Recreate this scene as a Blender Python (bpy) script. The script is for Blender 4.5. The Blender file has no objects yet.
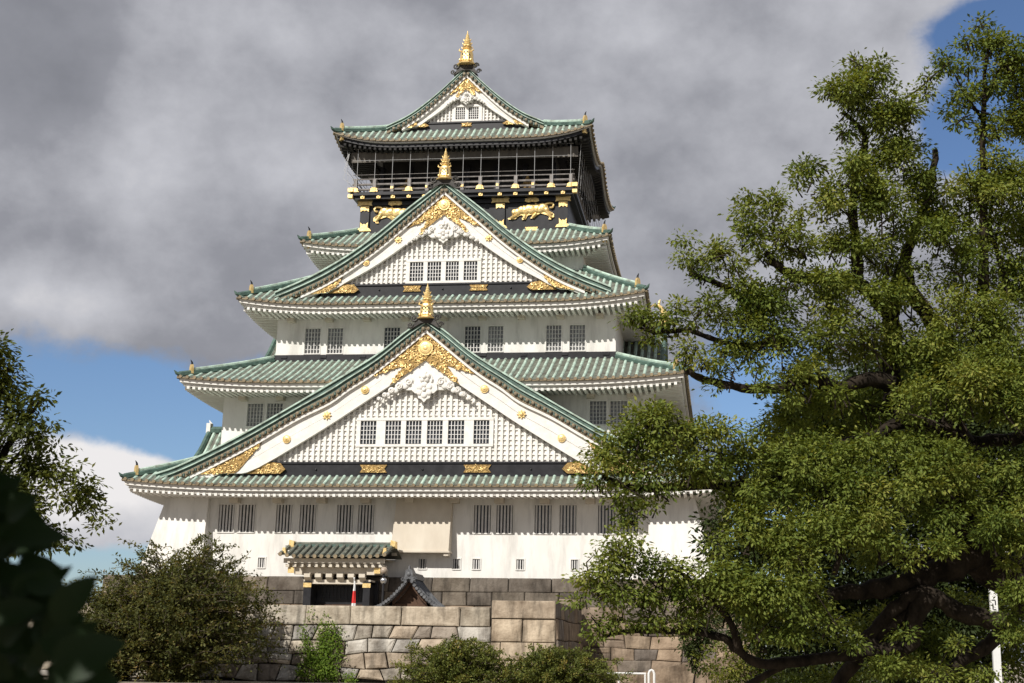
import bpy, math, random
import numpy as np
from mathutils import Vector, Matrix

S = bpy.context.scene
COL = S.collection
R = math.radians
sin, cos, PI = math.sin, math.cos, math.pi

# ------------------------------------------------------------------ camera
PITCH, YAW, ROLL, FPX, PPX = .2285, .118, .0147, 1350.0, 53.0
CAM = Vector((19.58, -85.35, 1.6))
_f = Vector((-sin(YAW)*cos(PITCH), cos(YAW)*cos(PITCH), sin(PITCH)))
_r = Vector((cos(YAW), sin(YAW), 0)); _u = _r.cross(_f)
RT = _r*cos(ROLL) + _u*sin(ROLL); UP = _u*cos(ROLL) - _r*sin(ROLL); FW = _f
cd = bpy.data.cameras.new('camera'); cam = bpy.data.objects.new('camera', cd); COL.objects.link(cam)
M = Matrix((RT, UP, -FW)).transposed().to_4x4(); M.translation = CAM
cam.matrix_world = M
cd.sensor_width = 36; cd.lens = 36*FPX/1024; cd.shift_x = -PPX/1024
cd.clip_start = .05; cd.clip_end = 5000
cd.dof.use_dof = True; cd.dof.focus_distance = 80; cd.dof.aperture_fstop = 7
S.camera = cam

def ray(px, py):
    return FW + RT*((px-512-PPX)/FPX) + UP*((341.5-py)/FPX)
def at(px, py, dist):            # the point seen at a pixel, at a given depth along the view
    return CAM + ray(px, py)*dist

# ------------------------------------------------------------------ light
SUN_AZ, SUN_EL = R(25), R(40)    # left of the facade's normal, above the horizon
SUNV = Vector((-sin(SUN_AZ)*cos(SUN_EL), -cos(SUN_AZ)*cos(SUN_EL), sin(SUN_EL)))
ld = bpy.data.lights.new('sun', 'SUN'); ld.energy = 4.3; ld.angle = R(.53); ld.color = (1, .95, .88)
lo = bpy.data.objects.new('sun', ld); COL.objects.link(lo)
lo.rotation_euler = SUNV.to_track_quat('Z', 'Y').to_euler(); lo.location = (-40, -90, 90)
S.view_settings.view_transform = 'Standard'; S.view_settings.look = 'None'
S.view_settings.exposure = 0.25; S.view_settings.gamma = 1.0
S.cycles.max_bounces = 8; S.cycles.diffuse_bounces = 3; S.cycles.transparent_max_bounces = 8
S.cycles.use_denoising = True; S.cycles.sample_clamp_indirect = 4
try: S.cycles.use_adaptive_sampling = True; S.cycles.adaptive_threshold = .02
except Exception: pass

W = bpy.data.worlds.new('World'); S.world = W; W.use_nodes = True
nt = W.node_tree; N = nt.nodes; LK = nt.links
bg = N['Background']; bg.inputs[1].default_value = .1
def wm(op, a, b=None, c=None, clamp=False):
    n = N.new('ShaderNodeMath'); n.operation = op; n.use_clamp = clamp
    for i, v in enumerate((a, b, c)):
        if v is None: continue
        if hasattr(v, 'is_output'): LK.new(v, n.inputs[i])
        else: n.inputs[i].default_value = v
    return n.outputs[0]
tc = N.new('ShaderNodeTexCoord'); sep = N.new('ShaderNodeSeparateXYZ'); LK.new(tc.outputs['Generated'], sep.inputs[0])
AZ = wm('ARCTAN2', sep.outputs[0], sep.outputs[1]); EL = wm('ARCSINE', sep.outputs[2])
sky = N.new('ShaderNodeTexSky'); sky.sky_type = 'NISHITA'; sky.sun_disc = False
sky.sun_elevation = SUN_EL; sky.sun_rotation = math.atan2(SUNV.x, SUNV.y)
sky.air_density = 1.0; sky.dust_density = .6; sky.ozone_density = 1.5
def noise(scale, detail, rough, off=(0, 0, 0), stretch=(1, 1, 1.25), dist=.0):
    mp = N.new('ShaderNodeMapping'); mp.inputs['Scale'].default_value = stretch; mp.inputs['Location'].default_value = off
    LK.new(tc.outputs['Generated'], mp.inputs[0])
    t = N.new('ShaderNodeTexNoise'); t.inputs['Scale'].default_value = scale; t.inputs['Detail'].default_value = detail
    t.inputs['Roughness'].default_value = rough; t.inputs['Distortion'].default_value = dist
    LK.new(mp.outputs[0], t.inputs[0]); return t.outputs['Fac']
def patch(px, py, rx, ry, rot=0):            # a soft elliptical region of the sky, by azimuth and elevation: 1 in its middle, 0 at its rim
    d = ray(px, py).normalized(); a0 = math.atan2(d.x, d.y); e0 = math.asin(d.z)
    x = wm('MULTIPLY', wm('SUBTRACT', AZ, a0), cos(e0)*FPX); y = wm('MULTIPLY', wm('SUBTRACT', EL, e0), FPX)
    c, s = cos(R(rot)), sin(R(rot))
    xr = wm('ADD', wm('MULTIPLY', x, c/rx), wm('MULTIPLY', y, s/rx)); yr = wm('ADD', wm('MULTIPLY', x, -s/ry), wm('MULTIPLY', y, c/ry))
    r2 = wm('ADD', wm('MULTIPLY', xr, xr), wm('MULTIPLY', yr, yr))
    return wm('EXPONENT', wm('MULTIPLY', r2, -1.2))
def total(L):
    o = L[0]
    for q in L[1:]: o = wm('ADD', o, q)
    return o
fb = wm('ADD', noise(5.5, 9, .58, (3.1, .4, .2)), wm('MULTIPLY', wm('SUBTRACT', noise(14, 8, .62, (.3, 2.4, 1.2)), .5), .8))
holes = total([patch(70, 393, 330, 62, -3), patch(250, 440, 130, 70), patch(760, 385, 90, 70), wm('MULTIPLY', patch(1045, 90, 80, 115), 1.15), wm('MULTIPLY', patch(955, 140, 50, 50), .9), wm('MULTIPLY', patch(975, 30, 60, 40), .7), patch(40, 570, 240, 35), wm('MULTIPLY', patch(320, 640, 240, 120), .6), wm('MULTIPLY', patch(700, 560, 240, 120), .8)])
puffs = total([patch(85, 492, 85, 40), patch(150, 487, 60, 26), wm('MULTIPLY', patch(40, 470, 40, 24), .6)])
m = wm('ADD', wm('ADD', .90, wm('MULTIPLY', wm('SUBTRACT', fb, .5), 1.5)), wm('SUBTRACT', wm('MULTIPLY', puffs, 1.15), wm('MULTIPLY', holes, .95)))
mr = N.new('ShaderNodeMapRange'); mr.interpolation_type = 'SMOOTHSTEP'; mr.inputs[1].default_value = .18; mr.inputs[2].default_value = .66
LK.new(m, mr.inputs[0]); cover = mr.outputs[0]
fb2 = noise(4.2, 7, .5, (1.7, 5.2, .9), (1, 1, 1.35), .0)
bright = total([wm('MULTIPLY', patch(150, 60, 260, 130), -.17), wm('MULTIPLY', patch(640, 260, 120, 110), -.08), wm('MULTIPLY', patch(840, 70, 290, 200), .34), wm('MULTIPLY', patch(85, 455, 75, 30), .4), wm('MULTIPLY', patch(90, 478, 130, 50), .75), wm('MULTIPLY', patch(40, 300, 110, 45), .3),
                wm('MULTIPLY', patch(800, 230, 110, 70), .15), wm('MULTIPLY', patch(230, 30, 300, 60), .04), wm('MULTIPLY', patch(190, 180, 150, 60), .1)])
sh = wm('ADD', wm('ADD', .43, wm('ADD', wm('MULTIPLY', wm('SUBTRACT', fb2, .5), 1.35), wm('MULTIPLY', wm('SUBTRACT', noise(11, 8, .58, (2.2, .3, 4.1), (1, 1, 1.2), .0), .5), .7))), bright, None, True)
cr = N.new('ShaderNodeValToRGB'); LK.new(sh, cr.inputs[0])
e = cr.color_ramp.elements; e[0].position = 0; e[0].color = (1.68, 1.74, 1.98, 1); e[1].position = 1; e[1].color = (7.2, 7.0, 7.0, 1)
q = e.new(.36); q.color = (2.5, 2.55, 2.85, 1); q = e.new(.66); q.color = (4.45, 4.5, 4.85, 1)
skym = N.new('ShaderNodeMix'); skym.data_type = 'RGBA'; skym.blend_type = 'MULTIPLY'; skym.inputs[0].default_value = 1
LK.new(sky.outputs[0], skym.inputs[6]); skym.inputs[7].default_value = (.63, .72, .87, 1)
mx = N.new('ShaderNodeMix'); mx.data_type = 'RGBA'
LK.new(cover, mx.inputs[0]); LK.new(skym.outputs[2], mx.inputs[6]); LK.new(cr.outputs[0], mx.inputs[7]); LK.new(mx.outputs[2], bg.inputs[0])

# ------------------------------------------------------------------ materials
MAT = {}
def mat(name, c1, c2=None, scale=1.0, rough=.6, metal=0, bump=0, bscale=20, stretch=(1, 1, 1), lo_=.35, hi_=.65, spec=.4, attr=None, detail=6, streak=0):
    m = bpy.data.materials.new(name); m.use_nodes = True; n = m.node_tree.nodes; l = m.node_tree.links
    b = n['Principled BSDF']; b.inputs['Roughness'].default_value = rough; b.inputs['Metallic'].default_value = metal
    b.inputs['Specular IOR Level'].default_value = spec
    tcn = n.new('ShaderNodeTexCoord'); mp = n.new('ShaderNodeMapping'); mp.inputs['Scale'].default_value = stretch
    l.new(tcn.outputs['Object'], mp.inputs[0])
    out = None
    if c2 is not None:
        t = n.new('ShaderNodeTexNoise'); t.inputs['Scale'].default_value = scale; t.inputs['Detail'].default_value = detail; t.inputs['Roughness'].default_value = .6
        l.new(mp.outputs[0], t.inputs[0])
        r = n.new('ShaderNodeValToRGB'); l.new(t.outputs['Fac'], r.inputs[0])
        r.color_ramp.elements[0].position = lo_; r.color_ramp.elements[0].color = (*c1, 1)
        r.color_ramp.elements[1].position = hi_; r.color_ramp.elements[1].color = (*c2, 1)
        out = r.outputs[0]
    if attr:
        a = n.new('ShaderNodeAttribute'); a.attribute_name = attr
        x = n.new('ShaderNodeMix'); x.data_type = 'RGBA'; x.blend_type = 'MULTIPLY'; x.inputs[0].default_value = 1
        if out: l.new(out, x.inputs[6])
        else: x.inputs[6].default_value = (*c1, 1)
        l.new(a.outputs['Color'], x.inputs[7]); out = x.outputs[2]
    if streak:                                           # weather stains running down the face
        mp2 = n.new('ShaderNodeMapping'); mp2.inputs['Scale'].default_value = (1.5, 1.5, .28); l.new(tcn.outputs['Object'], mp2.inputs[0])
        t3 = n.new('ShaderNodeTexNoise'); t3.inputs['Scale'].default_value = 1.0; t3.inputs['Detail'].default_value = 7; t3.inputs['Roughness'].default_value = .65; l.new(mp2.outputs[0], t3.inputs[0])
        r3 = n.new('ShaderNodeValToRGB'); l.new(t3.outputs['Fac'], r3.inputs[0])
        r3.color_ramp.elements[0].position = .36; r3.color_ramp.elements[0].color = (1-streak, 1-streak, 1-streak, 1); r3.color_ramp.elements[1].position = .52; r3.color_ramp.elements[1].color = (1, 1, 1, 1)
        x3 = n.new('ShaderNodeMix'); x3.data_type = 'RGBA'; x3.blend_type = 'MULTIPLY'; x3.inputs[0].default_value = 1
        l.new(out, x3.inputs[6]); l.new(r3.outputs[0], x3.inputs[7]); out = x3.outputs[2]
    if out: l.new(out, b.inputs['Base Color'])
    else: b.inputs['Base Color'].default_value = (*c1, 1)
    if bump:
        t2 = n.new('ShaderNodeTexNoise'); t2.inputs['Scale'].default_value = bscale; t2.inputs['Detail'].default_value = 5
        l.new(mp.outputs[0], t2.inputs[0]); bp = n.new('ShaderNodeBump'); bp.inputs['Strength'].default_value = bump; bp.inputs['Distance'].default_value = .05
        l.new(t2.outputs['Fac'], bp.inputs['Height']); l.new(bp.outputs[0], b.inputs['Normal'])
    MAT[name] = m; return m
mat('plaster', (.70, .68, .635), (.80, .785, .745), .8, .8, bump=.15, bscale=3, stretch=(1, 1, .35), lo_=.25, hi_=.6, spec=.2, streak=.17)
mat('bay_plaster', (.56, .50, .41), (.64, .585, .49), .9, .85, bump=.1, bscale=3, stretch=(1, 1, .4), spec=.2)
mat('white_wood', (.72, .70, .65), (.82, .80, .76), 2.5, .7, spec=.25)
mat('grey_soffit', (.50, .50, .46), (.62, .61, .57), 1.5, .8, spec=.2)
mat('verdigris', (.20, .205, .165), (.46, .60, .51), 1.7, .6, bump=.35, bscale=11, lo_=.28, hi_=.54, detail=10, streak=.22)
mat('verdigris_dark', (.035, .06, .05), (.12, .2, .165), 2.0, .55, bump=.2, bscale=9, lo_=.3, hi_=.75)
mat('tile_trough', (.075, .068, .055), (.17, .185, .15), 2.0, .7, bump=.3, bscale=8)
mat('tile_cap', (.13, .095, .055), (.30, .235, .14), 4, .55, lo_=.3, hi_=.7)
mat('gold', (.66, .44, .15), (.90, .68, .32), 5, .42, metal=.58, spec=.25, bump=.25, bscale=12, lo_=.3, hi_=.6)
mat('gold_dark', (.16, .10, .035), (.42, .27, .09), 7, .5, metal=.5, bump=.5, bscale=14)
mat('lacquer', (.010, .010, .012), (.022, .022, .025), 2, .38, spec=.4)
mat('dark_interior', (.012, .012, .012), (.03, .028, .026), 1, .8)
mat('brown_blind', (.10, .09, .078), (.15, .135, .115), 1.2, .8, stretch=(3, 3, .5))
mat('glass', (.025, .03, .038), (.06, .068, .08), .6, .12, spec=.6, lo_=.4, hi_=.6)
mat('pale_glass', (.24, .25, .265), (.40, .41, .42), .5, .25, spec=.5, lo_=.35, hi_=.6)
mat('bars_grey', (.52, .51, .49), (.62, .61, .59), 3, .7)
mat('bars_white', (.72, .71, .68), (.78, .77, .75), 3, .7)
mat('rail_grey', (.17, .155, .145), (.27, .25, .235), 3, .6)
mat('wire', (.40, .40, .40), None, 1, .5)
mat('stone', (.42, .38, .34), (1.08, 1.06, 1.02), 1.3, .9, bump=.9, bscale=7, attr='stone_col', lo_=.25, hi_=.72, spec=.2, detail=10, streak=.5)
mat('joint', (.025, .022, .018), (.05, .045, .038), 3, .95)
mat('gravel', (.20, .17, .13), (.30, .26, .20), 4, .95, bump=.3, bscale=30)
mat('terrace_stone', (.24, .21, .17), (.32, .28, .22), 2, .9, bump=.2, bscale=9)
mat('dark_tile', (.022, .02, .018), (.06, .055, .048), 3, .6, bump=.3, bscale=10)
mat('porch_tile', (.075, .085, .07), (.19, .20, .165), 2.5, .6, bump=.3, bscale=9)
mat('grey_tile', (.055, .057, .062), (.15, .155, .162), 3, .5, bump=.2, bscale=9)
mat('brown_wood', (.045, .022, .012), (.11, .055, .028), 5, .6, stretch=(1, 1, 6))
mat('steel', (.75, .75, .75), None, 1, .22, metal=1)
mat('lamp_glass', (.30, .24, .18), (.42, .34, .27), 3, .3)
mat('black_iron', (.02, .02, .022), None, 1, .5)
mat('white_paint', (.78, .78, .76), (.70, .70, .68), 3, .45)
mat('red_cloth', (.55, .02, .02), (.65, .035, .03), 6, .8)
mat('white_cloth', (.78, .78, .76), (.70, .70, .69), 6, .8)
mat('bark', (.009, .007, .005), (.048, .037, .027), 3.5, .95, bump=1.0, bscale=11, stretch=(1, 1, .5), lo_=.35, hi_=.72, spec=.15)
mat('twig_bark', (.05, .04, .03), (.11, .085, .06), 5, .9)

def leafmat(name, cols, trans=.32, rough=.6, spec=.15):
    m = bpy.data.materials.new(name); m.use_nodes = True; n = m.node_tree.nodes; l = m.node_tree.links
    b = n['Principled BSDF']; b.inputs['Roughness'].default_value = rough; b.inputs['Specular IOR Level'].default_value = spec
    a = n.new('ShaderNodeAttribute'); a.attribute_name = 'tint'
    r = n.new('ShaderNodeValToRGB'); l.new(a.outputs['Fac'], r.inputs[0])
    es = r.color_ramp.elements
    es[0].color = (*cols[0], 1); es[-1].position = 1; es[-1].color = (*cols[-1], 1)
    for i in range(1, len(cols)-1): x = es.new(i/(len(cols)-1)); x.color = (*cols[i], 1)
    l.new(r.outputs[0], b.inputs['Base Color'])
    tr = n.new('ShaderNodeBsdfTranslucent'); g = n.new('ShaderNodeMix'); g.data_type = 'RGBA'; g.blend_type = 'MULTIPLY'; g.inputs[0].default_value = 1
    l.new(r.outputs[0], g.inputs[6]); g.inputs[7].default_value = (1.5, 1.35, .6, 1); l.new(g.outputs[2], tr.inputs[0])
    ms = n.new('ShaderNodeMixShader'); ms.inputs[0].default_value = trans
    l.new(b.outputs[0], ms.inputs[1]); l.new(tr.outputs[0], ms.inputs[2]); l.new(ms.outputs[0], n['Material Output'].inputs[0])
    MAT[name] = m; return m
leafmat('camphor_leaf', [(.068, .10, .019), (.135, .176, .034), (.205, .238, .05), (.30, .295, .072)])
leafmat('pale_leaf', [(.07, .09, .016), (.13, .155, .026), (.20, .21, .04), (.28, .23, .05)])
leafmat('dark_leaf', [(.022, .034, .012), (.038, .054, .016), (.058, .076, .022)], .2)  # low tone; behind the great camphor it stands in for interior shade
leafmat('ginkgo_leaf', [(.04, .055, .014), (.08, .10, .022), (.13, .15, .034), (.19, .20, .05)])
leafmat('brown_leaf', [(.050, .060, .020), (.090, .100, .032), (.14, .14, .045), (.22, .15, .06)])
leafmat('bush_leaf', [(.065, .085, .022), (.115, .138, .034), (.17, .19, .048), (.26, .20, .06)])
leafmat('vine_leaf', [(.07, .13, .018), (.14, .22, .03), (.22, .29, .05)], .4)
leafmat('broad_leaf', [(.010, .024, .006), (.017, .036, .009), (.026, .05, .012)], .2, .5, .2)  # kept very dark: part of the near shrub's shade is in this colour

# ------------------------------------------------------------------ mesh helpers
class MB:
    def __init__(s): s.v = []; s.f = []; s.m = []; s.c = []; s.col = (1, 1, 1)
    def add(s, vs, fs, m=0):
        o = len(s.v); s.v.extend([tuple(p) for p in vs])
        for f in fs: s.f.append([i+o for i in f]); s.m.append(m); s.c.append(s.col)
    def box(s, x0, x1, y0, y1, z0, z1, m=0, T=None):
        vs = [(x0,y0,z0),(x1,y0,z0),(x1,y1,z0),(x0,y1,z0),(x0,y0,z1),(x1,y0,z1),(x1,y1,z1),(x0,y1,z1)]
        if T: vs = [T(*p) for p in vs]
        s.add(vs, [(0,3,2,1),(4,5,6,7),(0,1,5,4),(1,2,6,5),(2,3,7,6),(3,0,4,7)], m)
    def hexa(s, vs, m=0): s.add(vs, [(0,3,2,1),(4,5,6,7),(0,1,5,4),(1,2,6,5),(2,3,7,6),(3,0,4,7)], m)
    def prism(s, poly, y0, y1, m=0, T=None):            # polygon in x, z pushed along y
        n = len(poly); vs = [(x, y0, z) for x, z in poly]+[(x, y1, z) for x, z in poly]
        if T: vs = [T(*p) for p in vs]
        s.add(vs, [list(range(n)), list(range(2*n-1, n-1, -1))]+[(i, i+n, (i+1) % n+n, (i+1) % n) for i in range(n)], m)
    def strip(s, A, B, y0, y1, m=0, T=None):            # solid between two polylines in x, z
        n = len(A); P = [(A, y0), (B, y0), (B, y1), (A, y1)]; vs = []
        for L, y in P: vs += [(x, y, z) for x, z in L]
        if T: vs = [T(*p) for p in vs]
        fs = []
        for i in range(n-1):
            for k in range(4):
                a, b = k*n, ((k+1) % 4)*n; fs.append((a+i, a+i+1, b+i+1, b+i))
        fs += [(0, n, 2*n, 3*n), (n-1, 4*n-1, 3*n-1, 2*n-1)]
        s.add(vs, fs, m)
    def tube(s, pts, rad, n=6, m=0, caps=True):
        pts = [Vector(p) for p in pts]; k = len(pts)
        if not hasattr(rad, '__len__'): rad = [rad]*k
        vs = []; prev = None
        for i, p in enumerate(pts):
            t = (pts[min(i+1, k-1)]-pts[max(i-1, 0)])
            if t.length < 1e-6: t = Vector((0, 0, 1))
            t.normalize()
            if prev is None: a = t.orthogonal().normalized()
            else:
                a = prev-t*prev.dot(t); a = a.normalized() if a.length > 1e-6 else t.orthogonal().normalized()
            prev = a; b = t.cross(a)
            for j in range(n):
                g = 2*PI*j/n; vs.append(p+(a*cos(g)+b*sin(g))*rad[i])
        fs = [(i*n+j, i*n+(j+1) % n, (i+1)*n+(j+1) % n, (i+1)*n+j) for i in range(k-1) for j in range(n)]
        if caps: fs += [list(range(n-1, -1, -1)), list(range((k-1)*n, k*n))]
        s.add(vs, fs, m)
    def lathe(s, prof, c, n=12, m=0, axis='z', sq=None):
        vs = []
        for r, h in prof:
            for j in range(n):
                g = 2*PI*(j+.5)/n; a, b = r*cos(g), r*sin(g)*(sq or 1)
                vs.append((c[0]+a, c[1]+b, c[2]+h) if axis == 'z' else (c[0]+a, c[1]-h, c[2]+b))
        k = len(prof)
        fs = [(i*n+j, i*n+(j+1) % n, (i+1)*n+(j+1) % n, (i+1)*n+j) for i in range(k-1) for j in range(n)]
        fs += [list(range(n-1, -1, -1)), list(range((k-1)*n, k*n))]
        s.add(vs, fs, m)
    def dome(s, x, y, z, r, h, n=14, m=0):              # a boss facing the front (-y)
        s.lathe([(r, 0), (r*.96, h*.35), (r*.8, h*.7), (r*.5, h*.93), (r*.05, h)], (x, y, z), n, m, 'y')
    def build(s, name, mats, parent=None, smooth=False, attr=None):
        me = bpy.data.meshes.new(name); me.from_pydata(s.v, [], s.f)
        for k in (mats if isinstance(mats, (list, tuple)) else [mats]): me.materials.append(MAT[k])
        me.polygons.foreach_set('material_index', s.m)
        if smooth: me.polygons.foreach_set('use_smooth', [True]*len(s.f))
        if attr:
            a = me.attributes.new(attr, 'FLOAT_COLOR', 'FACE'); a.data.foreach_set('color', [x for c in s.c for x in (*c, 1)])
        me.update()
        o = bpy.data.objects.new(name, me); COL.objects.link(o)
        if parent:
            o.parent = parent
            if parent.type == 'EMPTY': o.matrix_parent_inverse = Matrix.Translation(-parent.location)
        return o
def tag(o, label=None, cat=None, group=None, kind=None):
    if label: o['label'] = label
    if cat: o['category'] = cat
    if group: o['group'] = group
    if kind: o['kind'] = kind
    return o
def thing(name, label, cat, loc=(0, 0, 0), group=None):
    o = bpy.data.objects.new(name, None); COL.objects.link(o); o.empty_display_size = .3; o.location = loc
    return tag(o, label, cat, group)
def itp(x, pts):
    xs = [p[0] for p in pts]; ys = [p[1] for p in pts]
    return float(np.interp(x, xs, ys))
def smoothpts(pts, n=24):                               # monotone resample of a polyline with Catmull-Rom
    P = [Vector((a, b)) for a, b in pts]; P = [P[0]*2-P[1]]+P+[P[-1]*2-P[-2]]; out = []
    for i in range(1, len(P)-2):
        for k in range(5):
            t = k/5; a, b, c, d = P[i-1:i+3]
            q = .5*((2*b)+(c-a)*t+(2*a-5*b+4*c-d)*t*t+(3*b-a-3*c+d)*t**3); out.append((q.x, q.y))
    out.append(tuple(P[-2])); return out

# ------------------------------------------------------------------ ground, terrace
mb = MB(); mb.add([(-900, -300, 0), (900, -300, 0), (900, 1500, 0), (-900, 1500, 0)], [(0, 1, 2, 3)])
tag(mb.build('ground', 'gravel'), kind='structure')
mb = MB(); mb.box(-31.4, 10.0, -11.2, 1.3, .004, 3.0)
tag(mb.build('terrace', 'terrace_stone'), kind='structure')

# ------------------------------------------------------------------ dry stone walls
def stones(mb, P0, U, NV, length, courses, wid, rng, pal, wob=.05, joint=.018, bul=.05, batter=0.0, skew=.08, top=None):
    """courses: z levels from the top down; stones shrunk by a joint and raised from the dark backing"""
    P0 = Vector(P0); U = Vector(U); NV = Vector(NV); ph = [rng.uniform(0, 6) for _ in courses]; ztop = courses[0]
    def lev(k, u):
        if k == 0: return courses[0]
        return courses[k]+wob*sin(u*.55+ph[k])+wob*.6*sin(u*1.7+2*ph[k])
    def P(u, z, d): return P0+U*u+Vector((0, 0, z))+NV*(d+batter*(ztop-z))
    for k in range(len(courses)-1):
        w0, w1 = wid[min(k, len(wid)-1)]; u = -rng.uniform(0, w0)*(0 if k == 0 else .8); ja = 0
        while u < length:
            w = rng.uniform(w0, w1); u2 = u+w; jb = rng.uniform(-skew, skew)
            if length-u2 < w0*.5: u2 = length; jb = 0
            a0, a1, b0, b1 = max(u+ja, 0), max(u-ja, 0), min(u2+jb, length), min(u2-jb, length)
            u = u2; ja = jb
            if b0-a0 < .08: continue
            parts = [(0, 1)]
            if k > 0 and rng.random() < .14: f = rng.uniform(.4, .6); parts = [(0, f), (f, 1)]
            for f0, f1 in parts:
                def pt(fu, fz):
                    fz = f0+(f1-f0)*fz; uu = (a0+(b0-a0)*fu)*(1-fz)+(a1+(b1-a1)*fu)*fz
                    return uu, lev(k, uu)*(1-fz)+lev(k+1, uu)*fz
                c = [pt(0, 0), pt(1, 0), pt(1, 1), pt(0, 1)]
                cu = sum(p[0] for p in c)/4; cz = sum(p[1] for p in c)/4
                def ins(p, d):
                    L = math.hypot(p[0]-cu, p[1]-cz); f = max(0, 1-1.4*d/L); return cu+(p[0]-cu)*f, cz+(p[1]-cz)*f
                j = joint*rng.uniform(.6, 1.7)
                o = [ins(p, j) for p in c]; i = [ins(p, j+.05) for p in c]; ii = [ins(p, j+.22) for p in c]
                d0 = rng.uniform(.05, .10); tl = [rng.uniform(-.02, .02) for _ in range(4)]
                vs = [P(*p, -.12) for p in o]+[P(*p, d0-.045) for p in o]+[P(*p, d0+t) for p, t in zip(i, tl)]+[P(*p, d0+t+bul*rng.uniform(.4, 1)) for p, t in zip(ii, tl)]
                fs = []
                for r in range(3):
                    for q in range(4): fs.append((r*4+q, r*4+(q+1) % 4, (r+1)*4+(q+1) % 4, (r+1)*4+q))
                fs.append((12, 13, 14, 15))
                base = rng.choice(pal); g = rng.uniform(.82, 1.15)
                mb.col = tuple(x*g for x in base); mb.add(vs, fs, 0)
rng = random.Random(5)
TAN = [(.47, .41, .33), (.50, .45, .37), (.42, .355, .28), (.53, .49, .42), (.44, .40, .34)]
PALE = [(.52, .47, .39), (.56, .54, .50), (.40, .34, .27), (.60, .58, .54), (.44, .41, .36), (.33, .29, .25), (.47, .40, .32), (.37, .36, .34), (.52, .50, .46)]
GREY = [(.20, .175, .145), (.235, .205, .17), (.17, .15, .13), (.26, .22, .175), (.15, .135, .12)]
BROWN = [(.29, .23, .175), (.26, .21, .165), (.32, .255, .19), (.23, .20, .17), (.20, .175, .155), (.34, .265, .195)]
mb = MB(); mb.box(-20.9, 20.9, 2.2, 39.2, 2.2, 6.36, 1); mb.box(-21.6, 21.6, 1.5, 39.8, .004, 2.2, 1)
stones(mb, (-21.6, 2.0, 0), (1, 0, 0), (0, -1, 0), 43.2, [6.42, 5.5, 4.62], [(1.7, 3.3), (1.3, 2.4)], rng, GREY, .015, .016, .02, .13, .03)
stones(mb, (-21.6, 1.75, 0), (1, 0, 0), (0, -1, 0), 43.2, [4.62, 3.75, 2.9, 2.1, 1.3, .55, .0], [(1.1, 2.3)], rng, BROWN, .06, .016, .04, .13, .09)
for xs in (-1, 1):
    stones(mb, (xs*21.3, 2.0 if xs > 0 else 39, 0), (0, xs, 0), (xs, 0, 0), 37, [6.42, 5.5, 4.6, 3.75, 2.9, 2.1, 1.3, .5, 0], [(1.2, 2.6)], rng, BROWN, .04, .016, .03, .13, .06)
o = mb.build('stone_base', ['stone', 'joint'], attr='stone_col')
tag(o, 'long brown and grey block stone base directly under the white castle tower', 'stone base')

mb = MB(); mb.box(-32, 7.05, -11.86, -11.2, .004, 4.03, 1); mb.box(7.05, 10.5, -11.86, -9.6, .004, 4.38, 1); mb.box(9.9, 10.45, -9.6, 1.2, .004, 4.0, 1)
mb.box(-32, -31.4, -11.2, 1.2, .004, 4.0, 1)
stones(mb, (-32, -11.95, 0), (1, 0, 0), (0, -1, 0), 39.05, [4.09, 3.06], [(2.4, 3.6)], rng, TAN, .03, .016, .03, .04, .02)
stones(mb, (-32, -11.9, 0), (1, 0, 0), (0, -1, 0), 39.1, [3.06, 2.28, 1.55, .85, .1], [(.85, 1.6)], rng, PALE, .10, .024, .06, .08, .2)
stones(mb, (7.1, -11.97, 0), (1, 0, 0), (0, -1, 0), 3.5, [4.45, 3.5], [(3.5, 3.6)], rng, [(.50, .42, .33)], .0, .012, .02, .03, .0)
stones(mb, (7.1, -11.93, 0), (1, 0, 0), (0, -1, 0), 3.5, [3.5, 2.25, 1.3, .5, .1], [(1.6, 1.85)], rng, [(.46, .38, .28), (.52, .44, .34)], .0, .02, .03, .06, .03)
stones(mb, (10.55, -11.9, 0), (0, 1, 0), (1, 0, 0), 13.2, [4.45, 3.5, 2.4, 1.4, .5, .1], [(1.3, 2.4)], rng, BROWN, .03, .02, .03, .05, .06)
for q in range(15):                                      # top faces of the coping stones
    mb.col = rng.choice(TAN); mb.box(-32+q*2.6, -32+q*2.6+2.57, -11.93, -11.15, 4.0, 4.075, 0)
mb.col = (.48, .40, .31); mb.box(7.12, 10.58, -11.94, -9.6, 4.36, 4.43, 0)
o = mb.build('rampart', ['stone', 'joint'], attr='stone_col')
tag(o, 'low tan rampart of squared stones with flat coping in front of the castle', 'stone wall')
mb = MB(); mb.col = (.30, .235, .175)
def Tx(x, y, z): return (x, y, z)
mb.hexa([(13.9, -1.9, .004), (21, -1.9, .004), (21, .9, .004), (13.9, .9, .004), (13.9, -1.9, .55), (21, -1.9, 2.0), (21, .9, 2.0), (13.9, .9, .55)], 0)
o = mb.build('ramp_parapet', 'stone', attr='stone_col'); tag(o, 'plain brown sloping stone parapet at the right foot of the castle base', 'stone parapet')

# ------------------------------------------------------------------ castle
castle = thing('castle_tower', 'white five tiered castle tower with green copper roofs and gold finials', 'castle', (0, 20.3, 6.4))
YC = 20.35
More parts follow.
